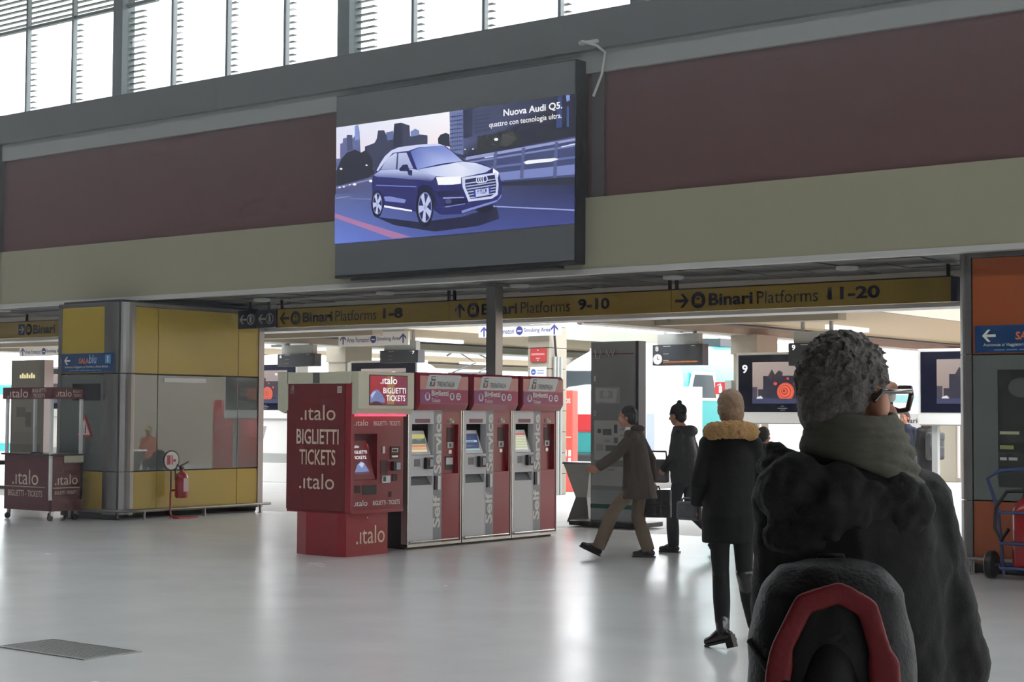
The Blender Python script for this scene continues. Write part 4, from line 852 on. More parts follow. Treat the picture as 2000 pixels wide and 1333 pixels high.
MB().box(dx0 + .02, dy0 + .02, .14, dx1 - .02, dy1 - .02, .18).build('floor_board', M_black, t)
for x, y in ((dx0, dy0), (dx1 - .04, dy0 - .03), (dx1 - .04, dy1 - .05), (dx0, dy1 - .05)):
    MB().box(x, y, .3 if x > -20 else .94, x + .04, y + .04, 1.77).build('upright', M_white, t)
af = MB().box(dx0 - .02, dy0 - .04, 1.765, dx1 + .02, dy0, 1.935, .004).build('sign_board', M_mar, t)
asd = MB().box(dx1 - .02, dy0, 1.765, dx1 + .02, dy1, 1.935, .004).build('sign_board', M_mar, t)
text('.\u0131talo', (dx0 + .10, dy0 - .04, 1.785), .5, .13, M_txtb, af, MY); text('BIGLIETTI', (dx0 + .70, dy0 - .04, 1.86), .32, .055, M_txtb, af, MY, .005); text('TICKETS', (dx0 + .72, dy0 - .04, 1.785), .28, .055, M_txtb, af, MY, .005)
text('.\u0131talo', (dx1 + .02, dy0 + .03, 1.80), .27, .1, M_txtb, asd, PX); text('BIGLIETTI', (dx1 + .02, dy0 + .33, 1.86), .16, .04, M_txtb, asd, PX); text('TICKETS', (dx1 + .02, dy0 + .34, 1.80), .14, .04, M_txtb, asd, PX)
text('.\u0131talo', (dx0 + .2, dy0, .51), .62, .22, M_txtb, fp, MY); text('BIGLIETTI - TICKETS', (dx0 + .1, dy0, .34), .82, .09, M_txtb, fp, MY, .006)
art([(rect(.02, 0, .98, .012), (200, 184, 165))], (dx0, dy0, .475), fp, MY, INK, 'rule_line')
text('.\u0131talo', (dx1, dy0 + .05, .52), .40, .15, M_txtb, spn, PX); text('BIGLIETTI - TICKETS', (dx1, dy0 + .05, .38), .38, .05, M_txtb, spn, PX, .004)
art([(rect(.02, 0, .5, .012), (200, 184, 165))], (dx1, dy0, .47), spn, PX, INK, 'rule_line')
for x, y in ((dx0 + .05, dy0 + .05), (dx1 - .06, dy0 + .04), (dx0 + .55, dy1 - .1), (dx1 - .06, dy1 - .06)):
    o = MB().box(x - .02, y - .02, .07, x + .02, y + .02, .145).build('caster', M_rail, t)
    MB().cone((x - .012, y - .02, .045), (x + .012, y - .02, .045), .045, n=18).build('wheel', M_black, o)
MB().tube([(dx0 + .55, dy0 + .06, .97), (dx0 + .65, dy0 + .1, .985), (dx0 + .8, dy0 + .08, .97)], .012).build('cable', M_black, t)

# ------------------------------------------------------------------ information totem
t = thing('information_totem', 'tall dark grey station map totem on a black foot', 'totem', (-12.86, 19.1, 0))
M_tot = mat('totem_grey', (160, 164, 164), 0.3, var=0.04, coat=0.2)
MB().box(-13.46, 18.8, 0.02, -12.30, 19.45, .085, .008).build('foot', M_black, t)
MB().box(-13.255, 19.04, .085, -12.50, 19.24, 2.615, .006).build('slab', M_tot, t)
MB().box(-12.50, 19.045, .085, -12.45, 19.235, 2.615, .004).build('edge_strip', M_dark, t)
pn = MB().box(-13.245, 19.028, .52, -12.51, 19.04, 2.60, .002).build('glazed_panel', mat('totem_panel', (152, 155, 155), 0.2, var=0.04, coat=0.3), t)
LG, MG, DG = (205, 207, 205), (176, 180, 178), (118, 122, 122)
art([(rect(.02, 1.91, .72, 1.925), (110, 60, 62)), (rect(.02, 1.88, .5, 1.885), DG),
     ([(.07, 1.22), (.50, 1.22), (.50, 1.45), (.07, 1.45)], MG), ([(.09, 1.25), (.42, 1.22), (.46, 1.42), (.09, 1.44)], LG), ([(.15, 1.29), (.38, 1.29), (.38, 1.40), (.15, 1.40)], MG), (disc(.26, 1.35, .05), LG),
     (rect(.06, .42, .72, .98), LG), (rect(.12, .80, .18, .86), DG), (rect(.21, .77, .36, .86), DG), (rect(.40, .80, .46, .92), DG), (rect(.10, .55, .22, .65), MG), (rect(.26, .55, .44, .63), DG), (rect(.40, .66, .47, .74), DG), (rect(.5, .75, .68, .78), MG), (rect(.5, .84, .68, .87), MG), (rect(.24, .67, .34, .71), MG),
     (rect(.02, .06, .72, .33), (186, 188, 186)), (rect(.08, .28, .2, .29), DG), (rect(.3, .28, .42, .29), DG)] + [(rect(.08 + .22 * i, .10 + .04 * j, .16 + .22 * i, .11 + .04 * j), MG) for i in range(3) for j in range(4)],
    (-13.245, 19.028, .52), pn, MY, INK, 'map_print')
text('1', (-13.19, 19.028, 2.05), .03, .08, M_txtw, pn, MY, 0, off=.004); text('0', (-13.19, 19.028, 1.56), .04, .08, M_txtw, pn, MY, 0, off=.004)
MB().box(-13.25, 19.032, .26, -12.50, 19.041, .32).build('green_stripe', mat('stripe_green', (30, 92, 74), 0.4), t)
scr_t = MB().tube([(-13.17, 19.02, 2.50), (-13.16, 19.02, 2.38), (-13.09, 19.02, 2.38), (-13.07, 19.02, 2.52), (-13.05, 19.02, 2.4), (-12.98, 19.02, 2.42), (-12.98, 19.02, 2.5), (-12.93, 19.02, 2.39), (-12.9, 19.02, 2.52), (-12.87, 19.02, 2.4), (-12.84, 19.02, 2.5)], .006, 5).build('scratched_writing', M_txtw, t)
t = thing('information_totem', 'grey map totem with lit letters behind the wheeled ticket desk', 'totem', (-27.9, 20.2, 0))
MB().box(-28.55, 20.2, .06, -27.55, 20.4, 2.62, .006).build('slab', mat('totem_olive', (140, 136, 126), 0.3), t)
MB().box(-27.55, 20.2, .06, -27.45, 20.42, 2.62).build('edge_strip', M_steel, t); MB().box(-28.7, 20.0, 0, -27.3, 20.6, .06).build('foot', M_black, t)
art([(rect(.08, 1.1, .85, 1.75), (150, 146, 136)), (rect(.2, 1.4, .5, 1.6), (118, 116, 108)), (rect(.5, 1.2, .7, 1.5), (112, 110, 104)), (rect(0, .5, 1.0, .85), (124, 120, 112))], (-28.55, 20.2, .06), t, MY, INK, 'map_print')
art([(rect(.0 + .075 * i, .0, .055 + .075 * i, .07 + .03 * (i % 2)), (235, 225, 170)) for i in range(7)], (-28.25, 20.19, 2.25), t, MY, LIT, 'lit_letters')

# ------------------------------------------------------------------ litter bin
t = thing('litter_bin', 'faceted hourglass shaped grey litter bin left of the dark totem', 'bin', (-13.86, 19.75, 0))
def sq(h, z): return [(-13.86 - h, 19.75 - h * .8, z), (-13.86 + h, 19.75 - h * .8, z), (-13.86 + h, 19.75 + h * .8, z), (-13.86 - h, 19.75 + h * .8, z)]
MB().loft([sq(.10, .36), sq(.24, .85)], False).build('upper_body', M_steel, t)
MB().loft([sq(.20, 0), sq(.10, .36)], False).build('lower_body', mat('bin_foot', (120, 120, 118), 0.4), t)
MB().loft([sq(.26, .85), sq(.25, .88)], False).build('rim', M_rail, t)

# ------------------------------------------------------------------ floor grating
t = thing('floor_grating', 'rectangular metal drain grating set in the floor at lower left', 'grating', (-9.05, 6.9, 0))
gx0, gx1, gy0, gy1 = -9.5, -8.59, 6.67, 7.1
M_gr = mat('grating_metal', (165, 166, 162), 0.4, 0.5)
MB().box(gx0, gy0, .001, gx1, gy1, .004).build('pit', M_black, t)
m = MB().box(gx0 - .02, gy0 - .02, 0, gx1 + .02, gy0, .008).box(gx0 - .02, gy1, 0, gx1 + .02, gy1 + .02, .008).box(gx0 - .02, gy0, 0, gx0, gy1, .008).box(gx1, gy0, 0, gx1 + .02, gy1, .008)
m.build('rim', M_gr, t)
bar = None
for i in range(30):
    y = gx0 + .015 + i * (gx1 - gx0 - .02) / 30
    if bar is None: bar = MB().box(gx0, gy0, .002, gx0 + .011, gy1, .006).build('bar', M_gr, t)
    else:
        c = bar.copy(); COL.objects.link(c); c.location.x = i * (gx1 - gx0) / 30
for i in range(14):
    MB().box(gx0, gy0 + (i + .5) * .43 / 14, .002, gx1, gy0 + (i + .5) * .43 / 14 + .009, .006).build('cross_bar', M_gr, t)

# ------------------------------------------------------------------ wheeled fire extinguisher
t = thing('extinguisher_trolley', 'large red fire extinguisher on a blue two-wheeled trolley', 'fire extinguisher', (-5.75, 15.6, 0))
M_bl = mat('trolley_blue', (60, 80, 130), 0.4)
tx, ty = -5.72, 15.62
for dy in (-.18, .18):
    MB().tube([(tx - .05 + dy, ty, .04), (tx - .1 + dy, ty, .65), (tx - .2 + dy * 1.0, ty - .02, .98), (tx - .14 + dy * .6, ty - .04, 1.06), (tx, ty - .05, 1.08)] if dy < 0 else [(tx + .05 + dy, ty, .04), (tx + .06 + dy, ty, .65), (tx + .1 + dy, ty - .02, .98), (tx + .05 + dy * .6, ty - .04, 1.06), (tx, ty - .05, 1.08)], .018).build('side_tube', M_bl, t)
for z in (.12, .36, .66): MB().tube([(tx - .26, ty - .02, z), (tx - .2, ty - .17, z), (tx + .2, ty - .17, z), (tx + .26, ty - .02, z)], .015).build('cross_tube', M_bl, t)
MB().lathe([(.03, .1), (.14, .11), (.155, .16), (.155, .66), (.13, .74), (.06, .79), (.05, .84)], (tx + .02, ty, 0), 24).build('cylinder', E_red, t)
MB().box(tx - .03, ty - .04, .84, tx + .06, ty + .04, .9, .01).build('valve', M_black, t)
MB().tube([(tx, ty - .05, .87), (tx - .15, ty - .12, .86), (tx - .26, ty - .12, .7), (tx - .27, ty - .12, .5), (tx - .2, ty - .14, .38), (tx - .12, ty - .15, .5)], .018).build('hose', M_black, t)
for x in (tx - .36, tx + .34):
    MB().lathe([(.05, x - .035), (.12, x - .04), (.135, x - .025), (.135, x + .025), (.12, x + .04), (.05, x + .035)], (0, ty + .02, .135), 24, 'x').build('wheel', M_black, t)
MB().cone((tx - .36, ty + .02, .135), (tx + .34, ty + .02, .135), .014, n=8).build('axle', M_bl, t)
# ------------------------------------------------------------------ platform screens with the rose picture
YD = 26.1
def rose(w=1.3, h=.75):
    P = [(rect(0, 0, w, h), [(150, 132, 124), (130, 116, 112), (160, 146, 142), (176, 160, 152)]), (rect(.0, 0, .10, .3), (70, 64, 76)), (rect(.22, .10, w, .50), (40, 38, 56)), (rect(.12, .12, .24, .26), (50, 46, 60)),
         (rect(0, 0, w, .10), (50, 54, 84)), (rect(0, .0, w, .045), (30, 32, 50)), ([(.30, .46), (.40, .62), (.46, .52), (.54, .60), (.62, .56), (.60, .46)], (60, 50, 56)),
         (disc(.95, .66, .05, .03), (235, 235, 240)), (rect(.945, .68, .955, .75), (120, 110, 110)), ([(.06, .05), (.1, .12), (.18, .14), (.24, .06)], (220, 220, 226))]
    c = (.66, .22)
    for r, col in ((.175, (216, 84, 56)), (.15, (235, 110, 78)), (.125, (196, 62, 48)), (.1, (240, 124, 90)), (.075, (186, 56, 44)), (.05, (232, 106, 76)), (.026, (150, 40, 34))):
        P.append((disc(c[0] + (r - .1) * .2, c[1] + (.1 - r) * .1, r, r * .95, 16), col))
    for x, y, s in ((.47, .36, .04), (.86, .36, .035), (.72, .45, .028), (1.1, .38, .05), (.95, .14, .015)): P.append((disc(x, y, s, s * .8, 8), (216, 80, 54)))
    P.append((rect(0, 0, w, .09), (58, 62, 96)))
    return P
def pdisplay(x0, label, num, lower):
    t = thing('platform_screen', label, 'screen', (x0 + 1, YD, 0), group='platform end screens')
    x1 = x0 + 1.95
    MB().box(x0, YD, 1.44, x1, YD + .35, 2.72, .01).build('white_casing', M_white, t)
    pn = MB().box(x0 + .05, YD - .008, 1.64, x1 - .05, YD, 2.67).build('dark_glass', mat('display_navy', (24, 26, 44), 0.12, var=0.03), t)
    art(rose(), (x0 + .34, YD - .008, 1.79), pn, MY, LIT, 'screen_image', .002, .0004)
    if num: text(num, (x0 + .13, YD - .008, 2.34), .11, .16, M_lit, pn, MY, .03)
    art([(rect(.0, .0, .2, .012), (170, 172, 180)), ([(.04, .03), (.1, .055), (.16, .03), (.1, .045)], (170, 172, 180)), (rect(.05, -.03, .15, -.02), (150, 152, 160))], (x0 + .85, YD - .008, 1.70), pn, MY, INK, 'maker_mark')
    MB().box(x0 + .02, YD + .02, 1.42, x1 - .02, YD + .3, 1.46).build('grey_ledge', M_grey, t)
    if lower:
        cb = MB().box(x0 + .05, YD + .05, .65, x1 - .05, YD + .3, 1.42).build('cabinet', M_white, t)
        if lower.strip(): text(lower, (x0 + .68, YD + .05, .76), .26, .5, mat('lettering_palegrey', (160, 160, 162), 0.5), cb, MY, .02)
        MB().box(x0 - .1, YD, .43, x1 + .1, YD + .4, .65).build('grey_base', M_grey, t); MB().box(x0 - .3, YD - .1, 0, x1 + .3, YD + .5, .43, .01).build('plinth', M_white, t)
    else:
        for x in (x0 + .2, x1 - .3): MB().box(x, YD + .1, 0, x + .1, YD + .2, 1.44).build('leg', M_grey, t)
pdisplay(-28.18, 'platform end screen with rose picture right of the yellow pillar', None, '7')
pdisplay(-24.60, 'platform end screen rising behind the dark red ticket kiosk', None, ' ')
pdisplay(-14.93, 'platform 9 screen showing an orange rose, left of the grey-haired head', '9', None)
pdisplay(-11.41, 'platform end screen showing a rose, beside the orange pillar', None, None)
pdisplay(-36.4, 'platform end screen seen through the wheeled ticket desk', None, ' ')

# departure boards
def board(x0, x1, z0, z1, label, num, clock, right=False):
    y = 25.6; t = thing('departure_board', label, 'departure board', ((x0 + x1) / 2, y, z0), group='departure boards')
    b = MB().box(x0, y, z0, x1, y + .22, z1, .01).build('casing', M_dark, t)
    w = x1 - x0; h = z1 - z0; C = [(rect(.23, h * .58, w * .72, h * .86), (62, 66, 72)), (rect(.23, h * .3, w * .72, h * .52), (62, 66, 72)), (rect(w * .75, h * .3, w * .95, h * .86), (66, 70, 76)), (rect(.24, h * .9, .4, h * .93), (200, 200, 205)), (rect(.24, h * .545, .36, h * .565), (200, 200, 205)), (rect(w * .78, h * .9, w * .86, h * .93), (200, 200, 205)), (rect(.24, h * .23, .36, h * .25), (200, 200, 205))]
    art(C, (x0, y, z0), b, MY, INK, 'board_print')
    nx = x0 + (w - .16 if right else .07)
    text(num, (nx, y, z0 + h * .68), .07, h * .24, M_lit, b, MY, .03, off=.006)
    if clock:
        o = MB().lathe([(.095, y - .02), (.095, y)], (x0 + .125, 0, z0 + h * .3), 24, 'y').build('clock', M_white, t)
        MB().box(x0 + .122, y - .026, z0 + h * .3, x0 + .128, y - .021, z0 + h * .3 + .06).box(x0 + .122, y - .026, z0 + h * .3 - .003, x0 + .17, y - .021, z0 + h * .3 + .003).build('clock_hands', M_black, o)
        text('QUANDO NON SARA COMPLETAMENTE FERMO', (x0 + .24, y, z0 + .045), w - .34, .035, emit('lit_orange', (255, 150, 60), 1.0), b, MY, .02, off=.006)
    MB().box(x0 + .08, y + .05, z1, x1 - .1, y + .18, z1 + .2).build('mount_box', M_grey, t)
    for x in (x0 + .2, x1 - .25): MB().box(x, y + .08, z1 + .2, x + .05, y + .14, 3.317 if num in '79' else 3.117).build('hanger', M_grey, t)
board(-16.43, -15.35, 2.49, 2.88, 'departure board 8 with round clock hanging right of the dark totem', '8', True)
board(-23.27, -22.2, 2.64, 2.90, 'departure board 7 above the ticket kiosk head', '7', False, True)
board(-26.35, -25.2, 2.6, 2.88, 'departure board 6 right of the yellow pillar', '6', False)
board(-13.6, -12.6, 2.45, 2.85, 'departure board mostly hidden behind the grey-haired head', '9', False)

# help point, fire sign, white notice board
t = thing('help_point', 'tall red SOS help point between beige column and dark totem', 'help point', (-19.45, 27.1, 0))
MB().box(-19.62, 27.0, 0, -19.25, 27.2, 2.07, .02).build('body', mat('sos_red', (232, 96, 84), 0.4), t)
text('SOS', (-19.5, 27.0, 1.8), .2, .1, M_txtw, t, MY, .03)
art([(rect(.15, .72, .23, .85), (240, 240, 240)), (rect(.27, .72, .34, .85), (240, 235, 235)), (rect(.15, .58, .23, .69), (110, 100, 180)), (rect(.27, .58, .34, .69), (235, 225, 235)), (rect(.1, 1.1, .34, 1.12), (245, 225, 220))], (-19.62, 27.0, 0), t, MY, INK, 'pictogram')
t = thing('fire_sign', 'small square red fire extinguisher sign beside the platform 9 screen', 'sign', (-16.1, 27.5, 1.98))
MB().box(-16.2, 27.49, 1.98, -15.96, 27.51, 2.22).build('plate', mat('fire_sign_red', (215, 60, 60), 0.5), t)
MB().box(-15.97, 27.48, 1.95, -15.83, 27.56, 2.25).build('bracket', M_grey, t)
art([(rect(.09, .03, .16, .16), (245, 240, 240)), (rect(.11, .16, .14, .2), (245, 240, 240)), ([(.13, .2), (.05, .16), (.06, .19), (.13, .215)], (245, 240, 240))], (-16.2, 27.49, 1.98), t, MY, INK, 'pictogram')
t = thing('notice_board', 'white glazed timetable board behind the man in the beanie', 'notice board', (-17.9, 28.6, 0))
MB().box(-18.55, 28.6, .5, -17.3, 28.75, 2.15, .01).build('cabinet', M_white, t)
MB().box(-18.70, 28.6, 0, -18.55, 28.75, 2.17).build('side_post', mat('post_taupe', (150, 146, 140), 0.5), t)
MB().box(-17.3, 28.6, 0, -17.24, 28.75, 2.15).build('side_post', M_white, t)
art([(rect(.05, .3, .25, 1.1), (170, 185, 215)), (rect(.3, .3, 1.15, 1.15), (235, 236, 236)), (rect(.05, 1.25, 1.2, 1.27), (190, 190, 190)), (rect(.2, 1.45, .95, 1.5), (215, 208, 196))], (-18.55, 28.6, .5), t, MY, INK, 'timetable')
t = thing('way_board', 'white board with the words i binari near the two far travellers', 'sign', (-13.0, 28.6, 0))
b_ = MB().box(-13.35, 28.4, 1.0, -12.35, 28.44, 1.62).build('board', M_white, t)
text('i binari', (-12.85, 28.4, 1.45), .42, .09, M_txt, b_, MY, .01); text('way', (-13.0, 28.4, 1.2), .2, .09, M_txt, b_, MY)
MB().box(-12.95, 28.41, 0, -12.87, 28.44, 1.0).build('leg', M_grey, t)

# ------------------------------------------------------------------ trains
M_tw = mat('train_white', (226, 230, 230), 0.3, coat=0.4); M_teal = mat('train_teal', (40, 150, 150), 0.3, coat=0.4); M_win = mat('train_window', (60, 72, 78), 0.08, spec=0.8)
M_tred = mat('train_red', (196, 34, 44), 0.25, coat=0.6)
def carprof(x0, x1, zt, y, shrink=0.0, drop=0.0):
    c = (x0 + x1) / 2; hw = (x1 - x0) / 2 * (1 - shrink); zt = zt - drop
    p = [(-1, -.3), (-1.0, .8), (-1, 1.9), (-.97, zt - .75), (-.86, zt - .25), (-.6, zt - .05), (-.2, zt), (.2, zt), (.6, zt - .05), (.86, zt - .25), (.97, zt - .75), (1, 1.9), (1.0, .8), (1, -.3)]
    return [(c + a * hw, y, z) for a, z in p]
def train(name, label, x0, x1, y0, y1, zt, body, group=None):
    t = thing(name, label, 'train', ((x0 + x1) / 2, y0, -.5))
    return t
# teal and white train beyond the totem: cab end towards the hall
x0, x1, y0 = -21.95, -19.05, 29.6
t = train('train', 'teal and white train standing beyond the dark totem', x0, x1, y0, 62, 3.3, None)
MB().loft([carprof(x0, x1, 3.2, y0 + 1.4), carprof(x0, x1, 3.25, y0 + 5.2)]).build('cab_body', M_teal, t)
MB().loft([carprof(x0, x1, 3.25, y0 + 5.25), carprof(x0, x1, 3.25, 62)]).build('coach_body', M_tw, t)
MB().loft([carprof(x0, x1, 2.6, y0 - .1, .22, .5), carprof(x0, x1, 3.0, y0 + .35, .08, .15), carprof(x0, x1, 3.2, y0 + 1.4)]).build('cab_nose', M_tw, t)
MB().box(x0 + .15, y0 - .14, 1.18, x1 - .15, y0 + .3, 1.58, .05).build('red_bumper_band', M_tred, t)
MB().box(x0 + .18, y0 - .12, .7, x1 - .18, y0 + .3, 1.18, .05).build('teal_front', M_teal, t)
MB().box(x0 + .1, y0 - .2, -.4, x1 - .1, y0 + .4, .7, .05).build('buffer_beam', M_dark, t)
MB().box(x0 + .35, y0 - .02, 1.9, x1 - .35, y0 + .3, 2.55, .05).build('windscreen', M_win, t)
for x in (x0 + .5, x1 - .5):
    o = MB().lathe([(.12, y0 - .2), (.14, y0 - .16), (.14, y0 - .1)], (x, 0, 1.38), 20, 'y').build('headlamp', M_rail, t); MB().lathe([(.09, y0 - .21), (.09, y0 - .2)], (x, 0, 1.38), 16, 'y').build('lens', M_white, o)
MB().prism([(y0 + 1.5, 1.9), (y0 + 2.9, 1.9), (y0 + 2.7, 2.55), (y0 + 1.75, 2.55)], x1 - .02, x1 + .012, 'x').build('cab_window_frame', M_tw, t)
MB().prism([(y0 + 1.62, 1.96), (y0 + 2.76, 1.96), (y0 + 2.6, 2.48), (y0 + 1.83, 2.48)], x1, x1 + .02, 'x').build('cab_window', M_win, t)
MB().box(x1 - .01, y0 + 5.3, 1.95, x1 + .015, 62, 2.15).build('teal_stripe', M_teal, t); MB().box(x1 - .01, y0 + 5.3, .25, x1 + .015, 62, .5).build('violet_stripe', mat('train_violet', (110, 110, 170), 0.4), t)
for k in range(9):
    y = y0 + 7.2 + k * 2.6
    o = MB().box(x1 - .01, y, 1.0, x1 + .02, y + 1.5, 1.8, .02).build('window', M_tw, t); MB().box(x1 + .02, y + .06, 1.06, x1 + .03, y + 1.44, 1.40).box(x1 + .02, y + .06, 1.44, x1 + .03, y + 1.44, 1.75).build('pane', M_win, o)
MB().box(x0 + .6, y0 + 4, 3.2, x1 - .6, y0 + 6, 3.4).build('roof_gear', M_dark, t)
# white train whose roof shows above the machines
x0, x1 = -31.2, -28.4
t = train('train', 'white train whose rounded roof shows above the ticket machines', x0, x1, 30, 38, 3.2, None)
MB().loft([carprof(x0, x1, 3.05, 29.0), carprof(x0, x1, 3.05, 33.2), carprof(x0, x1, 2.95, 34.0, .05), carprof(x0, x1, 2.7, 34.7, .2, .1), carprof(x0, x1, 2.45, 35.2, .45, .2)]).build('front_car', M_tw, t)
MB().box(x1 - .05, 29.1, 1.8, x1 + .02, 34.0, 2.35, .02).build('window_band', M_win, t)
MB().loft([carprof(x0, x1, 2.5, 35.6), carprof(x0, x1, 2.5, 46)]).build('rear_car', M_tw, t)
def pantograph(x, y, z, lab):
    t = thing('pantograph', lab, 'pantograph', (x, y, z), group='train pantographs')
    MB().box(x - .6, y - .5, z, x + .6, y + .5, z + .05).build('base_frame', M_dark, t)
    for s in (-.5, .5):
        MB().tube([(x + s, y - .4, z + .05), (x + s * .7, y + .5, z + .35), (x + s * .6, y - .3, z + .62)], .025, 6).build('arm', M_dark, t)
    MB().tube([(x - .8, y - .3, z + .55), (x - .6, y - .3, z + .65), (x + .6, y - .3, z + .65), (x + .8, y - .3, z + .55)], .03, 6).build('contact_bar', M_dark, t)
    for s in (-.35, 0, .35): MB().lathe([(.05, z - .2), (.09, z - .15), (.05, z - .1), (.09, z - .05), (.05, z)], (x + s, y, 0), 10).build('insulator', M_grey, t)
pantograph(-29.9, 37.0, 2.72, 'folded dark pantograph on the roof left of the steel post'); pantograph(-29.9, 29.9, 3.26, 'folded dark pantograph beside departure board 6')
# coaches seen past the left edge of the yellow pillar
x0, x1 = -47.5, -44.6
t = train('train', 'teal and white coach at the far left edge', x0, x1, 29, 60, 3.2, None)
MB().loft([carprof(x0, x1, 3.3, 28.6), carprof(x0, x1, 3.3, 60)]).build('body', M_tw, t)
MB().box(x1 - .01, 28.7, 2.1, x1 + .015, 60, 2.4).build('teal_stripe', M_teal, t); MB().box(x1 - .01, 28.7, .3, x1 + .015, 60, .55).build('teal_stripe', M_teal, t)
MB().box(x1 - .3, 28.7, -.5, x1, 60, .0).build('underframe', M_dark, t)
for k in range(7):
    y = 29.3 + k * 2.3
    o = MB().box(x1 - .01, y, 1.0, x1 + .02, y + 1.3, 1.95, .02).build('window', M_dark, t); MB().box(x1 + .02, y + .06, 1.06, x1 + .03, y + 1.24, 1.9).build('pane', M_win, o)
# red high-speed train (right of the frame, mirrored in the pillar glass)
x0, x1, y0 = -8.4, -5.5, 28.6
t = train('train', 'red high-speed train beyond the orange pillar, mirrored in the pillar glass', x0, x1, y0, 60, 3.2, None)
MB().loft([carprof(x0, x1, 1.6, y0, .55, 0), carprof(x0, x1, 1.9, y0 + .7, .25), carprof(x0, x1, 2.5, y0 + 2.0, .1), carprof(x0, x1, 3.1, y0 + 3.6, .02), carprof(x0, x1, 3.25, y0 + 5), carprof(x0, x1, 3.25, 60)]).build('body', M_tred, t)
for s, xx in ((-1, x0), (1, x1)):
    MB().box(xx - .015, y0 + 4.0, .55, xx + .015, 60, .95).build('grey_stripe', M_grey, t); MB().box(xx - .015, y0 + 6, 1.5, xx + .015, 60, 2.2).build('window_band', M_win, t)
MB().loft([[(c[0], y0 + 1.1 + .0, 2.0 + .02) for c in ((x0 + 1.0,), (x1 - 1.0,))] + [(x1 - .7, y0 + 2.2, 2.62), (x0 + .7, y0 + 2.2, 2.62)], [(x0 + 1.0, y0 + 1.0, 2.08), (x1 - 1.0, y0 + 1.0, 2.08), (x1 - .7, y0 + 2.1, 2.7), (x0 + .7, y0 + 2.1, 2.7)]], False).build('windscreen', M_win, t)
# ------------------------------------------------------------------ people
M_skin = mat('skin', (176, 124, 100), 0.55, var=0.08, scale=14); M_eye = mat('eye_white', (225, 222, 215), 0.3); M_iris = mat('iris_dark', (40, 30, 26), 0.3)
def hand(b, wrist, d, palm_n, s=1.0, curl=0.5, side=1):
    """palm, four fingers of different length with a knuckle bend, thumb from the palm's side"""
    d = V(d).normalized(); n = V(palm_n); n = (n - d * n.dot(d)).normalized(); a = d.cross(n) * side
    w = V(wrist); pc = w + d * .05 * s
    b.cap(w, w + d * .03 * s, .024 * s, .028 * s)
    for k in range(4):
        o = (k - 1.5) * .02 * s
        k0 = w + d * .085 * s + a * o; b.cap(w + d * .02 * s + a * o * .7, k0, .014 * s, .0115 * s, 8)
        L = (.036, .042, .039, .030)[k] * s
        k1 = k0 + (d * math.cos(curl) + n * math.sin(curl)) * L; k2 = k1 + (d * math.cos(curl * 2.2) + n * math.sin(curl * 2.2)) * L * .8
        b.cap(k0, k1, .0105 * s, .0095 * s, 8); b.cap(k1, k2, .0095 * s, .008 * s, 8)
    t0 = w + d * .03 * s - a * .028 * s; t1 = t0 + (d * .7 - a * .5 + n * .35).normalized() * .042 * s; t2 = t1 + (d * .8 - a * .1 + n * .6).normalized() * .034 * s
    b.cap(t0, t1, .014 * s, .012 * s, 8); b.cap(t1, t2, .012 * s, .009 * s, 8)
def head_shapes(b, c, yaw, pitch, s, roll=0.0):
    """head centred at c: skull, jaw, nose, ears, lips; local +y is the face"""
    R = (Matrix.Rotation(yaw, 3, 'Z') @ Matrix.Rotation(pitch, 3, 'X') @ Matrix.Rotation(roll, 3, 'Y'))
    P = lambda x, y, z: V(c) + R @ (V((x, y, z)) * s)
    b.ell(P(0, -.012, .03), (.076 * s, .096 * s, .092 * s), R); b.ell(P(0, .025, -.04), (.058 * s, .068 * s, .078 * s), R)
    b.ell(P(0, .045, -.085), (.036 * s, .036 * s, .03 * s), R)
    b.cap(P(0, .088, .005), P(0, .112, -.03), .009 * s, .014 * s, 8); b.ell(P(0, .084, -.062), (.024 * s, .012 * s, .01 * s), R)
    b.cap(P(-.04, .078, .026), P(.04, .078, .026), .012 * s, .012 * s, 8)
    for q in (-1, 1): b.ell(P(.078 * q, -.005, -.012), (.012 * s, .022 * s, .034 * s), R); b.ell(P(.035 * q, .068, -.03), (.024 * s, .02 * s, .026 * s), R)
    return P, R
def ring(c, rx, ry, n=20, tilt=0.0, rot=0.0):
    out = []
    for j in range(n):
        t = 2 * math.pi * j / n; x = rx * math.cos(t); y = ry * math.sin(t)
        x, y = x * math.cos(rot) - y * math.sin(rot), x * math.sin(rot) + y * math.cos(rot)
        out.append((c[0] + x, c[1] + y, c[2] + tilt * y))
    return out
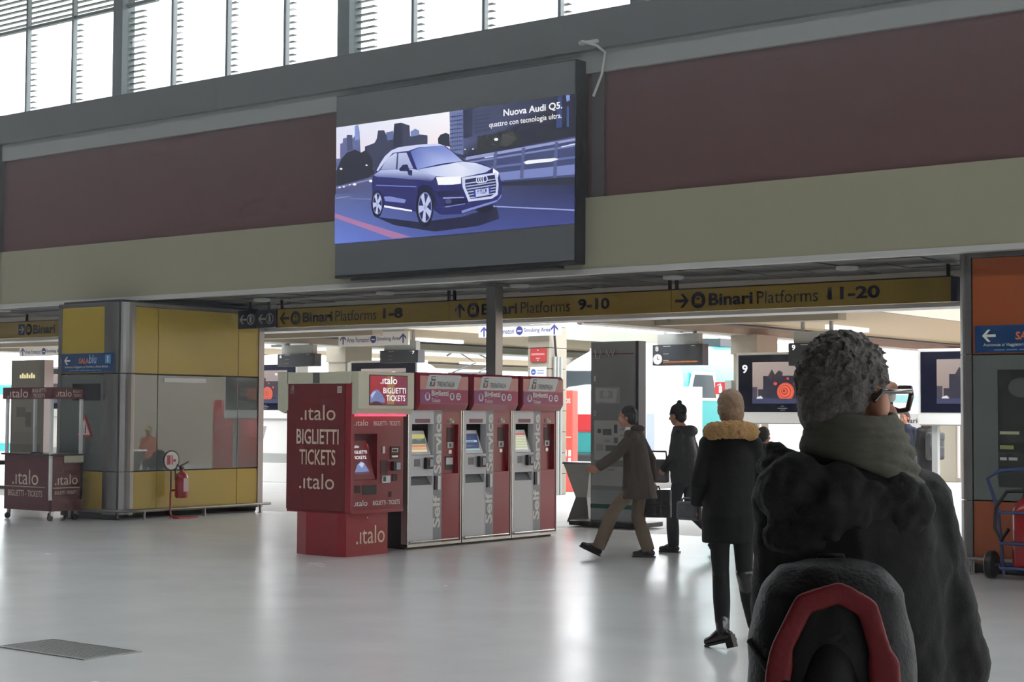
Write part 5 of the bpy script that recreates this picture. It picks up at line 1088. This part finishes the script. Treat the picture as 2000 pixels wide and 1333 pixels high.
def shoe(parent, ankle, d, m, s=1.0, pitch=0.0, heel=.02, boot=0.0):
    """shoe from the ankle, toe along d (local), pitch lifts the toe"""
    d = V((d[0], d[1], 0)).normalized(); up = V((0, 0, 1)); f = d * math.cos(pitch) + up * math.sin(pitch); u = up * math.cos(pitch) - d * math.sin(pitch)
    a = V(ankle); b = MB(); S = lambda y, z: a + f * y * s + u * z * s
    b.cap(S(-.035, -.05), S(.05, -.05), .038 * s, .040 * s); b.cap(S(.05, -.052), S(.155, -.06), .040 * s, .030 * s); b.cap(S(0, .02 + boot), S(0, -.04), .044 * s, .042 * s)
    b.cap(S(.02, -.01), S(.1, -.045), .036 * s, .030 * s)
    o = b.blob('shoe', m, parent, .008, 3)
    g = MB(); r = f.cross(u)
    pts = [(-.075, .034), (-.04, .038), (.06, .038), (.13, .040), (.175, .026), (.19, 0)]
    pts = [(y, x) for y, x in pts] + [(y, -x) for y, x in reversed(pts[:-1])]
    g.loft([[S(y, -.098) + r * x * s for y, x in pts], [S(y, -.08) + r * x * s for y, x in pts]], False)
    g.box(0, 0, 0, .0001, .0001, .0001) if False else None
    hp = [(-.075, .03), (-.015, .032), (-.015, -.032), (-.075, -.03)]
    if heel > .0: g.loft([[S(y, -.098 - heel) + r * x * s for y, x in hp], [S(y + .004, -.05) + r * x * s for y, x in hp]], False)
    g.build('sole', M_black, o)
    return o
def person(name, label, loc, rz, J, st):
    """J: joints in the person's frame (x right, y forward, z up); st: clothes"""
    t = thing(name, label, 'person', loc, rz, world_coords=False)
    vx = st.get('voxel', .012); hs = st.get('head', 1.0)
    b = MB(); P, R = head_shapes(b, J['head'], J.get('yaw', 0), J.get('pitch', 0), hs)
    b.cap(V(J['head']) + V((0, -.01, -.06)), J['neck'], .05, .054); b.cap(J['neck'], J['chest'], .07, .1); b.cap(J['chest'], J['pelvis'], .1, .1)
    for q in 'lr':
        b.cap(J['sh' + q], J['el' + q], .042, .036); b.cap(J['el' + q], J['wr' + q], .036, .025)
        b.cap(J['hip' + q], J['kn' + q], .06, .05); b.cap(J['kn' + q], J['an' + q], .045, .035); b.cap(J['chest'], J['sh' + q], .06, .045); b.cap(J['pelvis'], J['hip' + q], .09, .06)
        hd = J.get('hd' + q, V(J['wr' + q]) - V(J['el' + q])); hand(b, J['wr' + q], hd, J.get('pn' + q, (0, 1, 0)), 1.0, J.get('curl' + q, .5), 1 if q == 'r' else -1)
    b.blob('body', M_skin, t, min(vx, .009), 3)
    for q in (-1, 1):
        c = P(.032 * q, .073, .008); o = MB().ell(c, (.0115, .0115, .0115), None, 10, 8).build('eye', M_eye, t)
        MB().ell(P(.033 * q, .0835, .008), (.0055, .003, .0055), R, 8, 6).build('iris', M_iris, o)
    # trousers or tights
    g = MB(); lr = st.get('leg', (.088, .07, .055))
    for q in 'lr':
        g.cap(J['hip' + q], J['kn' + q], lr[0], lr[1]); an = V(J['an' + q]) + V((0, 0, st.get('cuff', -.03)))
        d = (an - V(J['kn' + q])).normalized(); a_ = d.orthogonal().normalized(); c_ = d.cross(a_)
        rg = [[V(J['kn' + q]) + d * L * .999 + (a_ * math.cos(2 * math.pi * j / 16) + c_ * math.sin(2 * math.pi * j / 16)) * r for j in range(16)] for L, r in ((0, lr[1]), ((an - V(J['kn' + q])).length * .5, (lr[1] + lr[2]) / 2 + .008), ((an - V(J['kn' + q])).length, lr[2]))]
        g.loft(rg); g.ell(J['kn' + q], (lr[1],) * 3)
    g.cap(J['hipl'], J['hipr'], lr[0] + .02, lr[0] + .02); g.cap(J['pelvis'], V(J['pelvis']) + V((0, 0, .08)), .12, .12)
    g.blob('trousers', st['leg_mat'], t, vx, 4)
    # coat: lofted trunk and sleeves as one piece
    c = MB(); c.loft([ring(*r) for r in st['coat']])
    ar = st.get('arm', (.062, .054, .046))
    for q in 'lr':
        c.cap(J['sh' + q], J['el' + q], ar[0], ar[1]); wr = V(J['wr' + q]); d = (wr - V(J['el' + q])); L = d.length; d.normalize(); a_ = d.orthogonal().normalized(); c_ = d.cross(a_)
        c.loft([[V(J['el' + q]) + d * f + (a_ * math.cos(2 * math.pi * j / 14) + c_ * math.sin(2 * math.pi * j / 14)) * r for j in range(14)] for f, r in ((0, ar[1]), (L * .6, (ar[1] + ar[2]) / 2), (L - .005, ar[2]))])
        c.ell(J['el' + q], (ar[1],) * 3); c.cap(V(J['chest']) + V((0, 0, .05)), J['sh' + q], .09, ar[0] + .008)
    c.blob(st.get('coat_name', 'coat'), st['coat_mat'], t, vx, 5, st.get('coat_disp', (.012, .12)))
    for q in 'lr': shoe(t, J['an' + q], J.get('toe' + q, (0, 1)), st['shoe_mat'], st.get('shoe', 1.0), J.get('lift' + q, 0), st.get('heel', .0))
    return t, P, R
def hair_cap(P, R, t, m, s=1.0, back=.0, low=-.02, disp=(.012, .03), extra=None, voxel=.008):
    """close hair: skull shell that leaves the face free"""
    b = MB(); b.ell(P(0, -.022, .042), (.084 * s, .096 * s, .092 * s), R); b.ell(P(0, -.05, low), (.074 * s, .066 * s, .078 * s), R)
    for q in (-1, 1): b.ell(P(.068 * q, -.03, .01), (.02 * s, .05 * s, .06 * s), R)
    if extra: extra(b)
    return b.blob('hair', m, t, voxel, 2, disp)

K = lambda *a: V(a)
M_shoe = mat('black_shoe_leather', (28, 24, 22), 0.3, coat=0.3)
# --- man striding left with a briefcase
J = dict(pelvis=K(0, .0, .86), chest=K(0, .05, 1.24), neck=K(0, .08, 1.42), head=K(0, .13, 1.555), yaw=0, pitch=-.06,
         shl=K(-.17, .05, 1.34), ell=K(-.23, .22, 1.14), wrl=K(-.2, .43, 1.0), hdl=K(.1, 1, -.25), pnl=K(1, 0, 0), curll=.35,
         shr=K(.17, .03, 1.34), elr=K(.24, -.1, 1.08), wrr=K(.25, -.12, .83), hdr=K(0, 0, -1), pnr=K(-1, 0, 0), curlr=1.2,
         hipl=K(-.09, .0, .84), knl=K(-.09, .27, .52), anl=K(-.09, .44, .135), toel=(0, 1), liftl=.42, hipr=K(.09, -.02, .84), knr=K(.09, .03, .46), anr=K(.09, -.10, .10), toer=(0, 1))
m1 = mat('brown_coat_wool', (70, 60, 52), 0.9, var=0.1, scale=9, bump=0.1)
st = dict(coat=[((0, .0, .66), .25, .21), ((0, .0, .80), .225, .18), ((0, .02, 1.0), .2, .155), ((0, .04, 1.2), .195, .14), ((0, .05, 1.34), .17, .115), ((0, .07, 1.42), .085, .085)], coat_mat=m1, leg_mat=mat('tan_trousers', (112, 96, 78), 0.9), shoe_mat=M_shoe, leg=(.085, .07, .072), arm=(.07, .062, .056), heel=.0)
w1 = thing
t, P, R = person('person', 'man striding left in a brown coat and tan trousers, briefcase in hand', (-9.93, 15.2, 0), math.atan2(-.42, -.9) - math.pi / 2, J, st)
hair_cap(P, R, t, mat('black_hair', (26, 24, 24), 0.6, var=.2, scale=40, bump=.3))
MB().loft([ring((0, .085, 1.40), .075, .075), ring((0, .09, 1.45), .062, .064)]).build('shirt_collar', M_white, t)
MB().ell((0, .02, 1.43), (.11, .09, .045)).blob('coat_collar', m1, t, .012, 4)
RZ1 = math.atan2(-.42, -.9) - math.pi / 2
def place(loc, rz, p): return V(loc) + Matrix.Rotation(rz, 3, 'Z') @ V(p)
def briefcase(label, loc, rz, w, h, d, m):
    t = thing('briefcase', label, 'briefcase', loc, rz, world_coords=False)
    MB().box(-d / 2, -w / 2, 0, d / 2, w / 2, h, .015).build('body', m, t)
    MB().box(-d / 2 - .008, -w / 2 + .01, h * .45, d / 2 + .008, w / 2 - .01, h * .98, .008).build('flap', m, t)
    MB().tube([(0, -.07, h), (0, -.06, h + .035), (0, .06, h + .035), (0, .07, h)], .01).build('handle', m, t)
    for y in (-.1, .1): MB().box(d / 2 + .006, y - .012, h * .42, d / 2 + .012, y + .012, h * .55).build('buckle', M_rail, t)
    return t
bp = place((-9.93, 15.2, 0), RZ1, (.26, -.13, .435))
briefcase('black leather briefcase held by the striding man', bp, RZ1, .40, .31, .1, mat('black_leather', (20, 18, 18), 0.35, bump=.1))
# --- man in a beanie walking left, farther back
RZ2 = math.atan2(-.6, -.8) - math.pi / 2 - .5
J = dict(pelvis=K(0, 0, .88), chest=K(0, .04, 1.26), neck=K(0, .05, 1.44), head=K(0, .09, 1.58), yaw=-.15, pitch=-.1,
         shl=K(-.16, .02, 1.35), ell=K(-.22, .05, 1.1), wrl=K(-.16, .2, .95), hdl=K(.3, .6, -.6), pnl=K(1, 0, 0), curll=1.0, shr=K(.16, .02, 1.35), elr=K(.22, -.06, 1.08), wrr=K(.22, .0, .84), hdr=K(0, .1, -1), pnr=K(-1, 0, 0), curlr=.8,
         hipl=K(-.085, .02, .86), knl=K(-.085, .12, .47), anl=K(-.085, .1, .10), hipr=K(.085, -.02, .86), knr=K(.085, -.04, .47), anr=K(.085, -.36, .24), liftr=-.7)
m2 = mat('black_down_jacket', (26, 27, 29), 0.7, var=.1, bump=.1)
st = dict(coat=[((0, -.01, .80), .2, .16), ((0, 0, .95), .205, .165), ((0, .02, 1.15), .205, .16), ((0, .03, 1.33), .175, .125), ((0, .05, 1.46), .09, .09)], coat_name='jacket', coat_mat=m2, leg_mat=mat('black_jeans', (24, 25, 29), 0.9), shoe_mat=M_shoe, leg=(.085, .068, .064), arm=(.068, .06, .052), coat_disp=(.014, .09))
t, P, R = person('person', 'man in a black jacket and knitted beanie walking before the white notice board', (-9.92, 16.15, 0), RZ2, J, st)
b = MB(); b.ell(P(0, -.02, .055), (.088, .102, .085), R); b.ell(P(0, -.04, .15), (.03, .03, .026), R); b.loft([[P(.088 * math.cos(a), -.015 + .102 * math.sin(a), z) for a in [2 * math.pi * j / 20 for j in range(20)]] for z in (.02, .06)])
b.blob('beanie', mat('knit_beanie', (28, 28, 32), 0.9, bump=.4, bscale=200), t, .008, 2)
MB().ell((0, -.06, 1.40), (.15, .09, .07)).blob('hood', m2, t, .012, 4)
hair_cap(P, R, t, MATS['black_hair'], .94)
bl = place((-9.92, 16.15, 0), RZ2, (-.1, .3, .80))
t = thing('shoulder_bag', 'grey cloth bag carried by the man in the beanie', 'bag', bl, RZ2, world_coords=False)
MB().box(-.05, -.14, 0, .05, .14, .27, .03).build('body', mat('grey_canvas', (92, 90, 88), 0.9, bump=.2), t)
MB().tube([(0, -.12, .26), (0.02, -.1, .36), (0.02, .1, .36), (0, .12, .26)], .012).build('strap', mat('grey_canvas', (92, 90, 88)), t)
# --- woman from behind with a fur-trimmed hood
RZ3 = math.atan2(.85, -.52) - math.pi / 2 + .08
J = dict(pelvis=K(0, 0, .93), chest=K(0, .02, 1.3), neck=K(0, .03, 1.47), head=K(0, .05, 1.635), yaw=.15, pitch=-.05,
         shl=K(-.15, 0, 1.39), ell=K(-.22, -.02, 1.13), wrl=K(-.22, .12, .98), hdl=K(-.3, .3, -1), pnl=K(1, 0, 0), curll=1.2, shr=K(.15, 0, 1.39), elr=K(.21, .0, 1.13), wrr=K(.15, .2, 1.05), hdr=K(-.3, 1, 0), pnr=K(-1, 0, 0),
         hipl=K(-.08, 0, .9), knl=K(-.065, .03, .53), anl=K(-.055, -.02, .132), toel=(-.8, .6), liftl=-.28, liftr=-.28, hipr=K(.08, 0, .9), knr=K(.1, .06, .53), anr=K(.2, .32, .135), toer=(.1, 1))
m3 = mat('black_wool_coat', (11, 11, 12), 0.85, bump=.1); m3b = mat('black_boot_leather', (24, 21, 20), 0.28, coat=.4)
st = dict(coat=[((0, 0, .72), .195, .16), ((0, 0, .9), .20, .165), ((0, 0, 1.1), .175, .14), ((0, .01, 1.3), .18, .14), ((0, .02, 1.42), .15, .11), ((0, .03, 1.5), .085, .085)], coat_mat=m3, leg_mat=mat('black_leggings', (20, 20, 22), 0.8), shoe_mat=m3b, leg=(.082, .06, .045), arm=(.064, .056, .05), shoe=.93, heel=.045)
LW = (-5.64, 9.78, 0)
t, P, R = person('person', 'woman seen from behind in a black coat with tan fur collar and boots', LW, RZ3, J, st)
for q in 'lr':
    MB().cap(J['an' + q], V(J['kn' + q]) - V((0, 0, .02)), .048, .062).blob('boot_shaft', m3b, t, .01, 3)
M_fur = mat('tan_fur', (176, 138, 92), 0.95, var=.3, scale=30, bump=.8, bscale=90)
b = MB()
for k in range(16):
    a = 2 * math.pi * k / 16; b.ell((.135 * math.cos(a), -.03 + .125 * math.sin(a), 1.475 - .02 * math.sin(a)), (.058, .058, .062))
b.blob('fur_collar', M_fur, t, .01, 2, (.035, .022))
M_hr = mat('light_brown_hair', (138, 112, 88), 0.6, var=.3, scale=30, bump=.4, bscale=120)
hair_cap(P, R, t, M_hr, 1.08, extra=lambda b: (b.ell(P(0, -.05, -.03), (.088, .072, .10), R), b.ell(P(0, -.07, .06), (.07, .05, .06), R)), disp=(.016, .03))
t = thing('handbag', 'grey handbag at the side of the woman with the fur collar', 'handbag', place(LW, RZ3, (-.27, .16, .86)), RZ3 + .9, world_coords=False)
MB().box(-.035, -.09, 0, .035, .09, .13, .02).build('body', mat('grey_bag_leather', (96, 96, 98), 0.5), t)
MB().tube([(0, -.07, .12), (0, -.05, .15), (0, .05, .15), (0, .07, .12)], .008).build('handle', MATS['grey_bag_leather'], t)
# --- two travellers far out on the platform, one passer behind the woman, one track worker
Jf = dict(pelvis=K(0, 0, .88), chest=K(0, .02, 1.24), neck=K(0, .03, 1.40), head=K(0, .05, 1.545), yaw=0, pitch=-.05, shl=K(-.16, 0, 1.32), ell=K(-.21, 0, 1.07), wrl=K(-.15, .15, .92), pnl=K(1, 0, 0), shr=K(.16, 0, 1.32), elr=K(.21, 0, 1.07), wrr=K(.15, .15, .92), pnr=K(-1, 0, 0),
          hipl=K(-.085, 0, .86), knl=K(-.085, .02, .47), anl=K(-.09, 0, .1), hipr=K(.085, 0, .86), knr=K(.09, .02, .47), anr=K(.1, 0, .1))
M_jk = mat('black_quilted_coat', (34, 34, 38), 0.7, bump=.3, bscale=10)
stf = dict(coat=[((0, 0, .58), .2, .16), ((0, 0, .9), .205, .165), ((0, .01, 1.2), .195, .15), ((0, .02, 1.34), .16, .12), ((0, .03, 1.44), .085, .085)], coat_mat=M_jk, leg_mat=MATS['black_jeans'], shoe_mat=M_shoe, voxel=.016)
VW = math.atan2(.914, -.406) - math.pi / 2
LG_ = (-11.62, 27.0, 0)
t, P, R = person('person', 'woman with long curly brown hair and a grey backpack far out on the platform', LG_, VW + .5, Jf, stf)
hair_cap(P, R, t, mat('curly_brown_hair', (104, 76, 58), 0.7, var=.3, scale=20, bump=.6), 1.1, extra=lambda b: (b.ell(P(0, -.07, -.06), (.12, .085, .14), R), b.ell(P(.05, -.05, -.13), (.08, .07, .09), R), b.ell(P(-.05, -.05, -.13), (.08, .07, .09), R)), disp=(.04, .04), voxel=.012)
t = thing('backpack', 'grey backpack worn by the far woman with curly hair', 'backpack', place(LG_, VW + .5, (0, -.23, .82)), VW + .5, world_coords=False)
MB().box(-.15, -.09, 0, .15, .09, .46, .05).build('body', mat('grey_pack_cloth', (86, 88, 92), 0.8, bump=.2), t); MB().box(-.12, -.13, .04, .12, -.07, .24, .03).build('front_pocket', MATS['grey_pack_cloth'], t); MB().box(-.15, -.1, .34, .15, .08, .48, .04).build('lid', MATS['grey_pack_cloth'], t)
t, P, R = person('person', 'dark-haired person facing the curly-haired woman far out on the platform', (-12.3, 27.6, 0), VW + math.pi - .5, Jf, dict(stf, coat_mat=mat('navy_coat', (36, 42, 60), 0.8)))
hair_cap(P, R, t, mat('dark_brown_hair', (56, 42, 36), 0.7, var=.2, scale=20, bump=.4), 1.02)
t, P, R = person('person', 'dark figure half hidden behind the woman with the fur collar', (-9.93, 18.0, 0), VW - .6, Jf, dict(stf, coat_mat=mat('dark_plum_coat', (50, 34, 40), 0.8)))
t.scale = (.86, .86, .86)
hair_cap(P, R, t, MATS['black_hair'], 1.04)
t, P, R = person('person', 'track worker in an orange vest and yellow helmet, mirrored in the pillar glass', (-3.3, 29.0, -.5), math.atan2(-.7, -.7) - math.pi / 2, Jf, dict(stf, coat_mat=mat('hi_vis_orange', (236, 112, 52), 0.6), coat=[((0, 0, .80), .2, .16), ((0, 0, .95), .2, .16), ((0, .01, 1.2), .195, .15), ((0, .02, 1.34), .16, .12), ((0, .03, 1.42), .085, .085)], coat_name='vest'))
b = MB(); b.ell(P(0, -.01, .06), (.1, .12, .08), R); b.blob('helmet', mat('helmet_yellow', (226, 210, 80), 0.4), t, .012, 2)

# ------------------------------------------------------------------ the grey-haired man in front, seen from behind
# frame: x right across the view, y away from the viewer, z up; 1 unit of x is about 1000 px of the photo
LM = (-1.392, 2.868, 0.0); RZM = math.radians(26.1)
t = thing('person', 'grey-haired man with glasses and dark parka in the foreground, seen from behind', 'person', LM, RZM, world_coords=False, cat='person') if False else thing('person', 'grey-haired man with glasses and dark parka in the foreground, seen from behind', 'person', LM, RZM, world_coords=False)
man = t
M_park = mat('dark_parka', (32, 33, 30), 0.85, var=.12, scale=7, bump=.15, bscale=160)
M_grh = mat('grey_hair', (98, 94, 89), 0.7, var=.45, scale=45, bump=.5, bscale=160)
HC = K(.0, .02, 1.632)
b = MB(); P, R = head_shapes(b, HC, -.74, -.05, .98)
b.cap(HC + K(0, -.02, -.06), K(0, .0, 1.45), .058, .06); b.cap(K(0, 0, 1.46), K(.02, .02, 1.3), .07, .11); b.cap(K(.02, .02, 1.3), K(.02, .02, .95), .12, .12)
JM = dict(shl=K(-.115, .0, 1.43), ell=K(-.128, .03, 1.12), wrl=K(-.12, .25, .98), shr=K(.125, .02, 1.425), elr=K(.195, .05, 1.12), wrr=K(.20, .28, .96), hipl=K(-.07, .02, .9), knl=K(-.08, .03, .49), anl=K(-.09, .0, .10), hipr=K(.11, .02, .9), knr=K(.12, .1, .49), anr=K(.13, .12, .10))
for q, s_ in (('l', -1), ('r', 1)):
    b.cap(JM['sh' + q], JM['el' + q], .045, .04); b.cap(JM['el' + q], JM['wr' + q], .038, .027); b.cap(JM['hip' + q], JM['kn' + q], .07, .052); b.cap(JM['kn' + q], JM['an' + q], .05, .036); b.cap(K(.02, .02, 1.4), JM['sh' + q], .06, .05); b.cap(K(.02, .02, .95), JM['hip' + q], .1, .07)
    hand(b, JM['wr' + q], K(0, 1, -.2), K(-s_, 0, 0), 1.05, .7, s_)
for q in (-1, 1): b.ell(P(.084 * q, -.002, -.016), (.012, .021, .034), R @ Matrix.Rotation(.35 * q, 3, 'Z')); b.ell(P(.078 * q, .01, -.015), (.012, .014, .02), R)
b.blob('body', M_skin, man, .006, 1)
for q in (-1, 1):
    c = P(.032 * q, .079, .008); o = MB().ell(c, (.0125,) * 3, None, 10, 8).build('eye', M_eye, man); MB().ell(P(.033 * q, .0905, .008), (.0055, .003, .0055), R, 8, 6).build('iris', M_iris, o)
# hair: shell with short curls
b = MB(); b.ell(P(0, -.022, .04), (.080, .094, .084), R, 24, 16); b.ell(P(0, -.052, -.01), (.071, .062, .085), R)
for q in (-1, 1): b.ell(P(.066 * q, -.05, .012), (.016, .03, .05), R)
rnd = random.Random(4)
for k in range(420):
    a = rnd.uniform(0, 2 * math.pi); ph = rnd.uniform(-.55, 1.5)
    n_ = V((math.cos(ph) * math.cos(a), math.cos(ph) * math.sin(a), math.sin(ph)))
    if n_.y > .45 and n_.z < .55: continue
    p0 = V((.081 * n_.x, -.022 + .095 * n_.y, .04 + .085 * n_.z))
    if n_.z < 0: p0.y = min(p0.y, .02)
    tdir = V((rnd.uniform(-1, 1), rnd.uniform(-1, 1), rnd.uniform(-1, .6))); tdir = (tdir - n_ * tdir.dot(n_)).normalized()
    p1 = p0 + n_ * .006 + tdir * rnd.uniform(.008, .02)
    b.cap(P(*p0), P(*p1), .005, .0025, 6)
b.blob('hair', M_grh, man, .0032, 1, (.006, .012))
# glasses
M_gf = mat('tortoise_frame', (46, 32, 26), 0.25, coat=.5); G = lambda x, y, z: P(x, y, z)
b = MB()
for q in (-1, 1):
    b.tube([G(q * x, .112 - abs(x - .034) * .25, z) for x, z in ((.008, .022), (.03, .027), (.062, .026), (.066, .01), (.056, -.016), (.03, -.02), (.012, -.012))], .0056, 8, True)
    b.tube([G(q * .066, .10, .02), G(q * .079, .085, .018), G(q * .086, .03, .014), G(q * .092, -.012, .012), G(q * .088, -.03, -.008)], .005, 8)
b.tube([G(-.01, .112, .015), G(0, .116, .018), G(.01, .112, .015)], .004, 8)
gl = b.build('glasses', M_gf, man)
for q in (-1, 1): MB().add([G(q * x, .111 - abs(x - .034) * .25, z) for x, z in ((.008, .022), (.03, .027), (.062, .026), (.066, .01), (.056, -.016), (.03, -.02), (.012, -.012))], [tuple(range(7))]).build('lens', pane_mat('lens_glass', (215, 220, 218)), gl)
# scarf: rolls wound round the neck
M_scf = mat('grey_olive_scarf', (100, 98, 87), 0.95, var=.25, scale=18, bump=.4, bscale=220, stretch=(1, 1, 6))
b = MB()
for k, (rx, ry, z, r, tl) in enumerate(((.074, .080, 1.592, .010, .02), (.080, .086, 1.578, .012, -.05), (.087, .092, 1.562, .012, -.12), (.094, .098, 1.546, .013, -.20), (.100, .103, 1.528, .013, -.28), (.106, .106, 1.508, .014, -.34))):
    b.tube([(.008 + .003 * k + rx * math.cos(a), -.0 + ry * math.sin(a), z + tl * (rx * math.cos(a)) + .005 * math.sin(2 * a + k)) for a in [2 * math.pi * j / 40 for j in range(40)]], r, 10, True)
b.loft([ring((.01, 0, 1.48), .092, .087), ring((.008, 0, 1.55), .077, .078), ring((.005, 0, 1.59), .062, .064)])
b.blob('scarf', M_scf, man, .0045, 1, (.004, .02))
# parka with bunched hood and sleeves
b = MB(); b.loft([ring(*r) for r in (((.02, .03, .72), .205, .17), ((.02, .03, .9), .2, .165), ((.018, .02, 1.1), .178, .15), ((.015, .01, 1.28), .175, .15), ((.012, .0, 1.40), .16, .135), ((.01, .0, 1.47), .12, .11), ((.005, .0, 1.54), .095, .095))])
for q in 'lr':
    b.cap(JM['sh' + q], JM['el' + q], .072, .066); b.cap(JM['el' + q], JM['wr' + q], .064, .05); b.cap(K(.015, 0, 1.42), JM['sh' + q], .09, .074)
b.cap(K(.06, .0, 1.485), K(.13, .02, 1.43), .055, .062)
b.blob('parka', M_park, man, .009, 3, (.028, .07))
b = MB(); b.ell((-.10, -.075, 1.455), (.075, .07, .075)); b.ell((-.03, -.10, 1.43), (.09, .055, .08)); b.ell((.05, -.085, 1.43), (.10, .04, .075)); b.ell((-.135, -.04, 1.50), (.04, .05, .04)); b.ell((-.08, -.09, 1.375), (.085, .045, .05))
b.cap(K(-.14, -.05, 1.525), K(-.05, -.12, 1.48), .026, .018); b.cap(K(-.08, -.125, 1.44), K(.05, -.125, 1.47), .016, .014); b.cap(K(-.15, -.07, 1.43), K(-.03, -.13, 1.38), .022, .016)
b.blob('hood', M_park, man, .006, 2, (.03, .05))
g = MB()
for q in 'lr': g.cap(JM['hip' + q], JM['kn' + q], .095, .075); g.cap(JM['kn' + q], V(JM['an' + q]) + V((0, 0, .02)), .074, .065)
g.cap(JM['hipl'], JM['hipr'], .11, .11); g.blob('trousers', MATS['black_jeans'], man, .014, 3)
for q in 'lr': shoe(man, JM['an' + q], (0, 1), M_shoe, 1.05)
# backpack
bp = thing('backpack', 'black and red backpack on the back of the grey-haired man', 'backpack', place(LM, RZM, (-.035, -.23, .80)), RZM, world_coords=False)
M_bk = mat('black_nylon', (13, 13, 14), 0.6, var=.1, bump=.2, bscale=120); M_rn = mat('red_nylon', (116, 15, 24), 0.6, var=.12, scale=10, bump=.15, bscale=120)
def bpr(z, w, d, yc=.0): return [(w * (abs(math.cos(a)) ** .7) * (1 if math.cos(a) > 0 else -1), yc + d * (abs(math.sin(a)) ** .8) * (1 if math.sin(a) > 0 else -1), z) for a in [2 * math.pi * j / 28 for j in range(28)]]
b = MB(); b.loft([bpr(.02, .12, .07), bpr(.06, .142, .095), bpr(.22, .150, .11), bpr(.40, .145, .10), bpr(.49, .125, .08), bpr(.53, .09, .05), bpr(.545, .04, .02)])
b.blob('body', M_bk, bp, .010, 4, (.012, .07))
b = MB()
arc = [(-.098, .05), (-.100, .26), (-.082, .40), (-.045, .475), (.015, .495), (.062, .47), (.088, .38), (.10, .24), (.108, .05)]
def bulge(x, z): return -.118 + .9 * x * x + .25 * max(0, z - .3) ** 1.5 + (.02 if z < .1 else 0)
def strip(pts, w0, th=.012):
    mb = MB(); rings = []
    for i, (x, z) in enumerate(pts):
        a_ = pts[min(i + 1, len(pts) - 1)]; c_ = pts[max(i - 1, 0)]; d = V((a_[0] - c_[0], 0, a_[1] - c_[1])).normalized(); n_ = V((-d.z, 0, d.x)); w = w0[i] if isinstance(w0, list) else w0
        y = bulge(x, z); rings.append([V((x, y - th, z)) + n_ * w, V((x, y - th, z)) - n_ * w, V((x, y + .012, z)) - n_ * w, V((x, y + .012, z)) + n_ * w])
    return mb.loft(rings)
def dense(pts, n=5):
    out = []
    for (x0, z0), (x1, z1) in zip(pts, pts[1:]):
        out += [(x0 + (x1 - x0) * k / n, z0 + (z1 - z0) * k / n) for k in range(n)]
    return out + [pts[-1]]
strip(dense(arc), [.022] * 10 + [.018] * 20 + [.026] * 11).blob('red_panel', M_rn, bp, .006, 4)
MB().ell((0, -.085, .22), (.068, .052, .20)).blob('front_pocket', M_bk, bp, .008, 3)
o = MB().ell((.0, -.142, .24), (.016, .006, .016)).build('emblem', mat('emblem_brown', (90, 40, 36), 0.4), bp)
for x, z in ((-.05, .30), (.035, .31), (.02, .17)): MB().ell((x, -.135, z), (.005, .006, .009)).build('zip_pull', M_rail, bp)
MB().tube([(-.14, -.04, .40), (-.10, -.10, .35), (-.05, -.135, .33)], .007).build('cord', M_bk, bp)
for s_ in (-1, 1):
    MB().tube([(s_ * .05, .13, .46), (s_ * .07 + .02, .17, .60), (s_ * .10 + .03, .18, .66), (s_ * .12 + .03, .26, .62), (s_ * .15 + .03, .34, .45), (s_ * .16 + .03, .30, .2), (s_ * .14, .08, .06)], .018).build('shoulder_strap', M_bk, bp)
MB().tube([(-.025, .03, .52), (-.02, .03, .545), (.02, .03, .545), (.025, .03, .52)], .007).build('grab_loop', M_bk, bp)
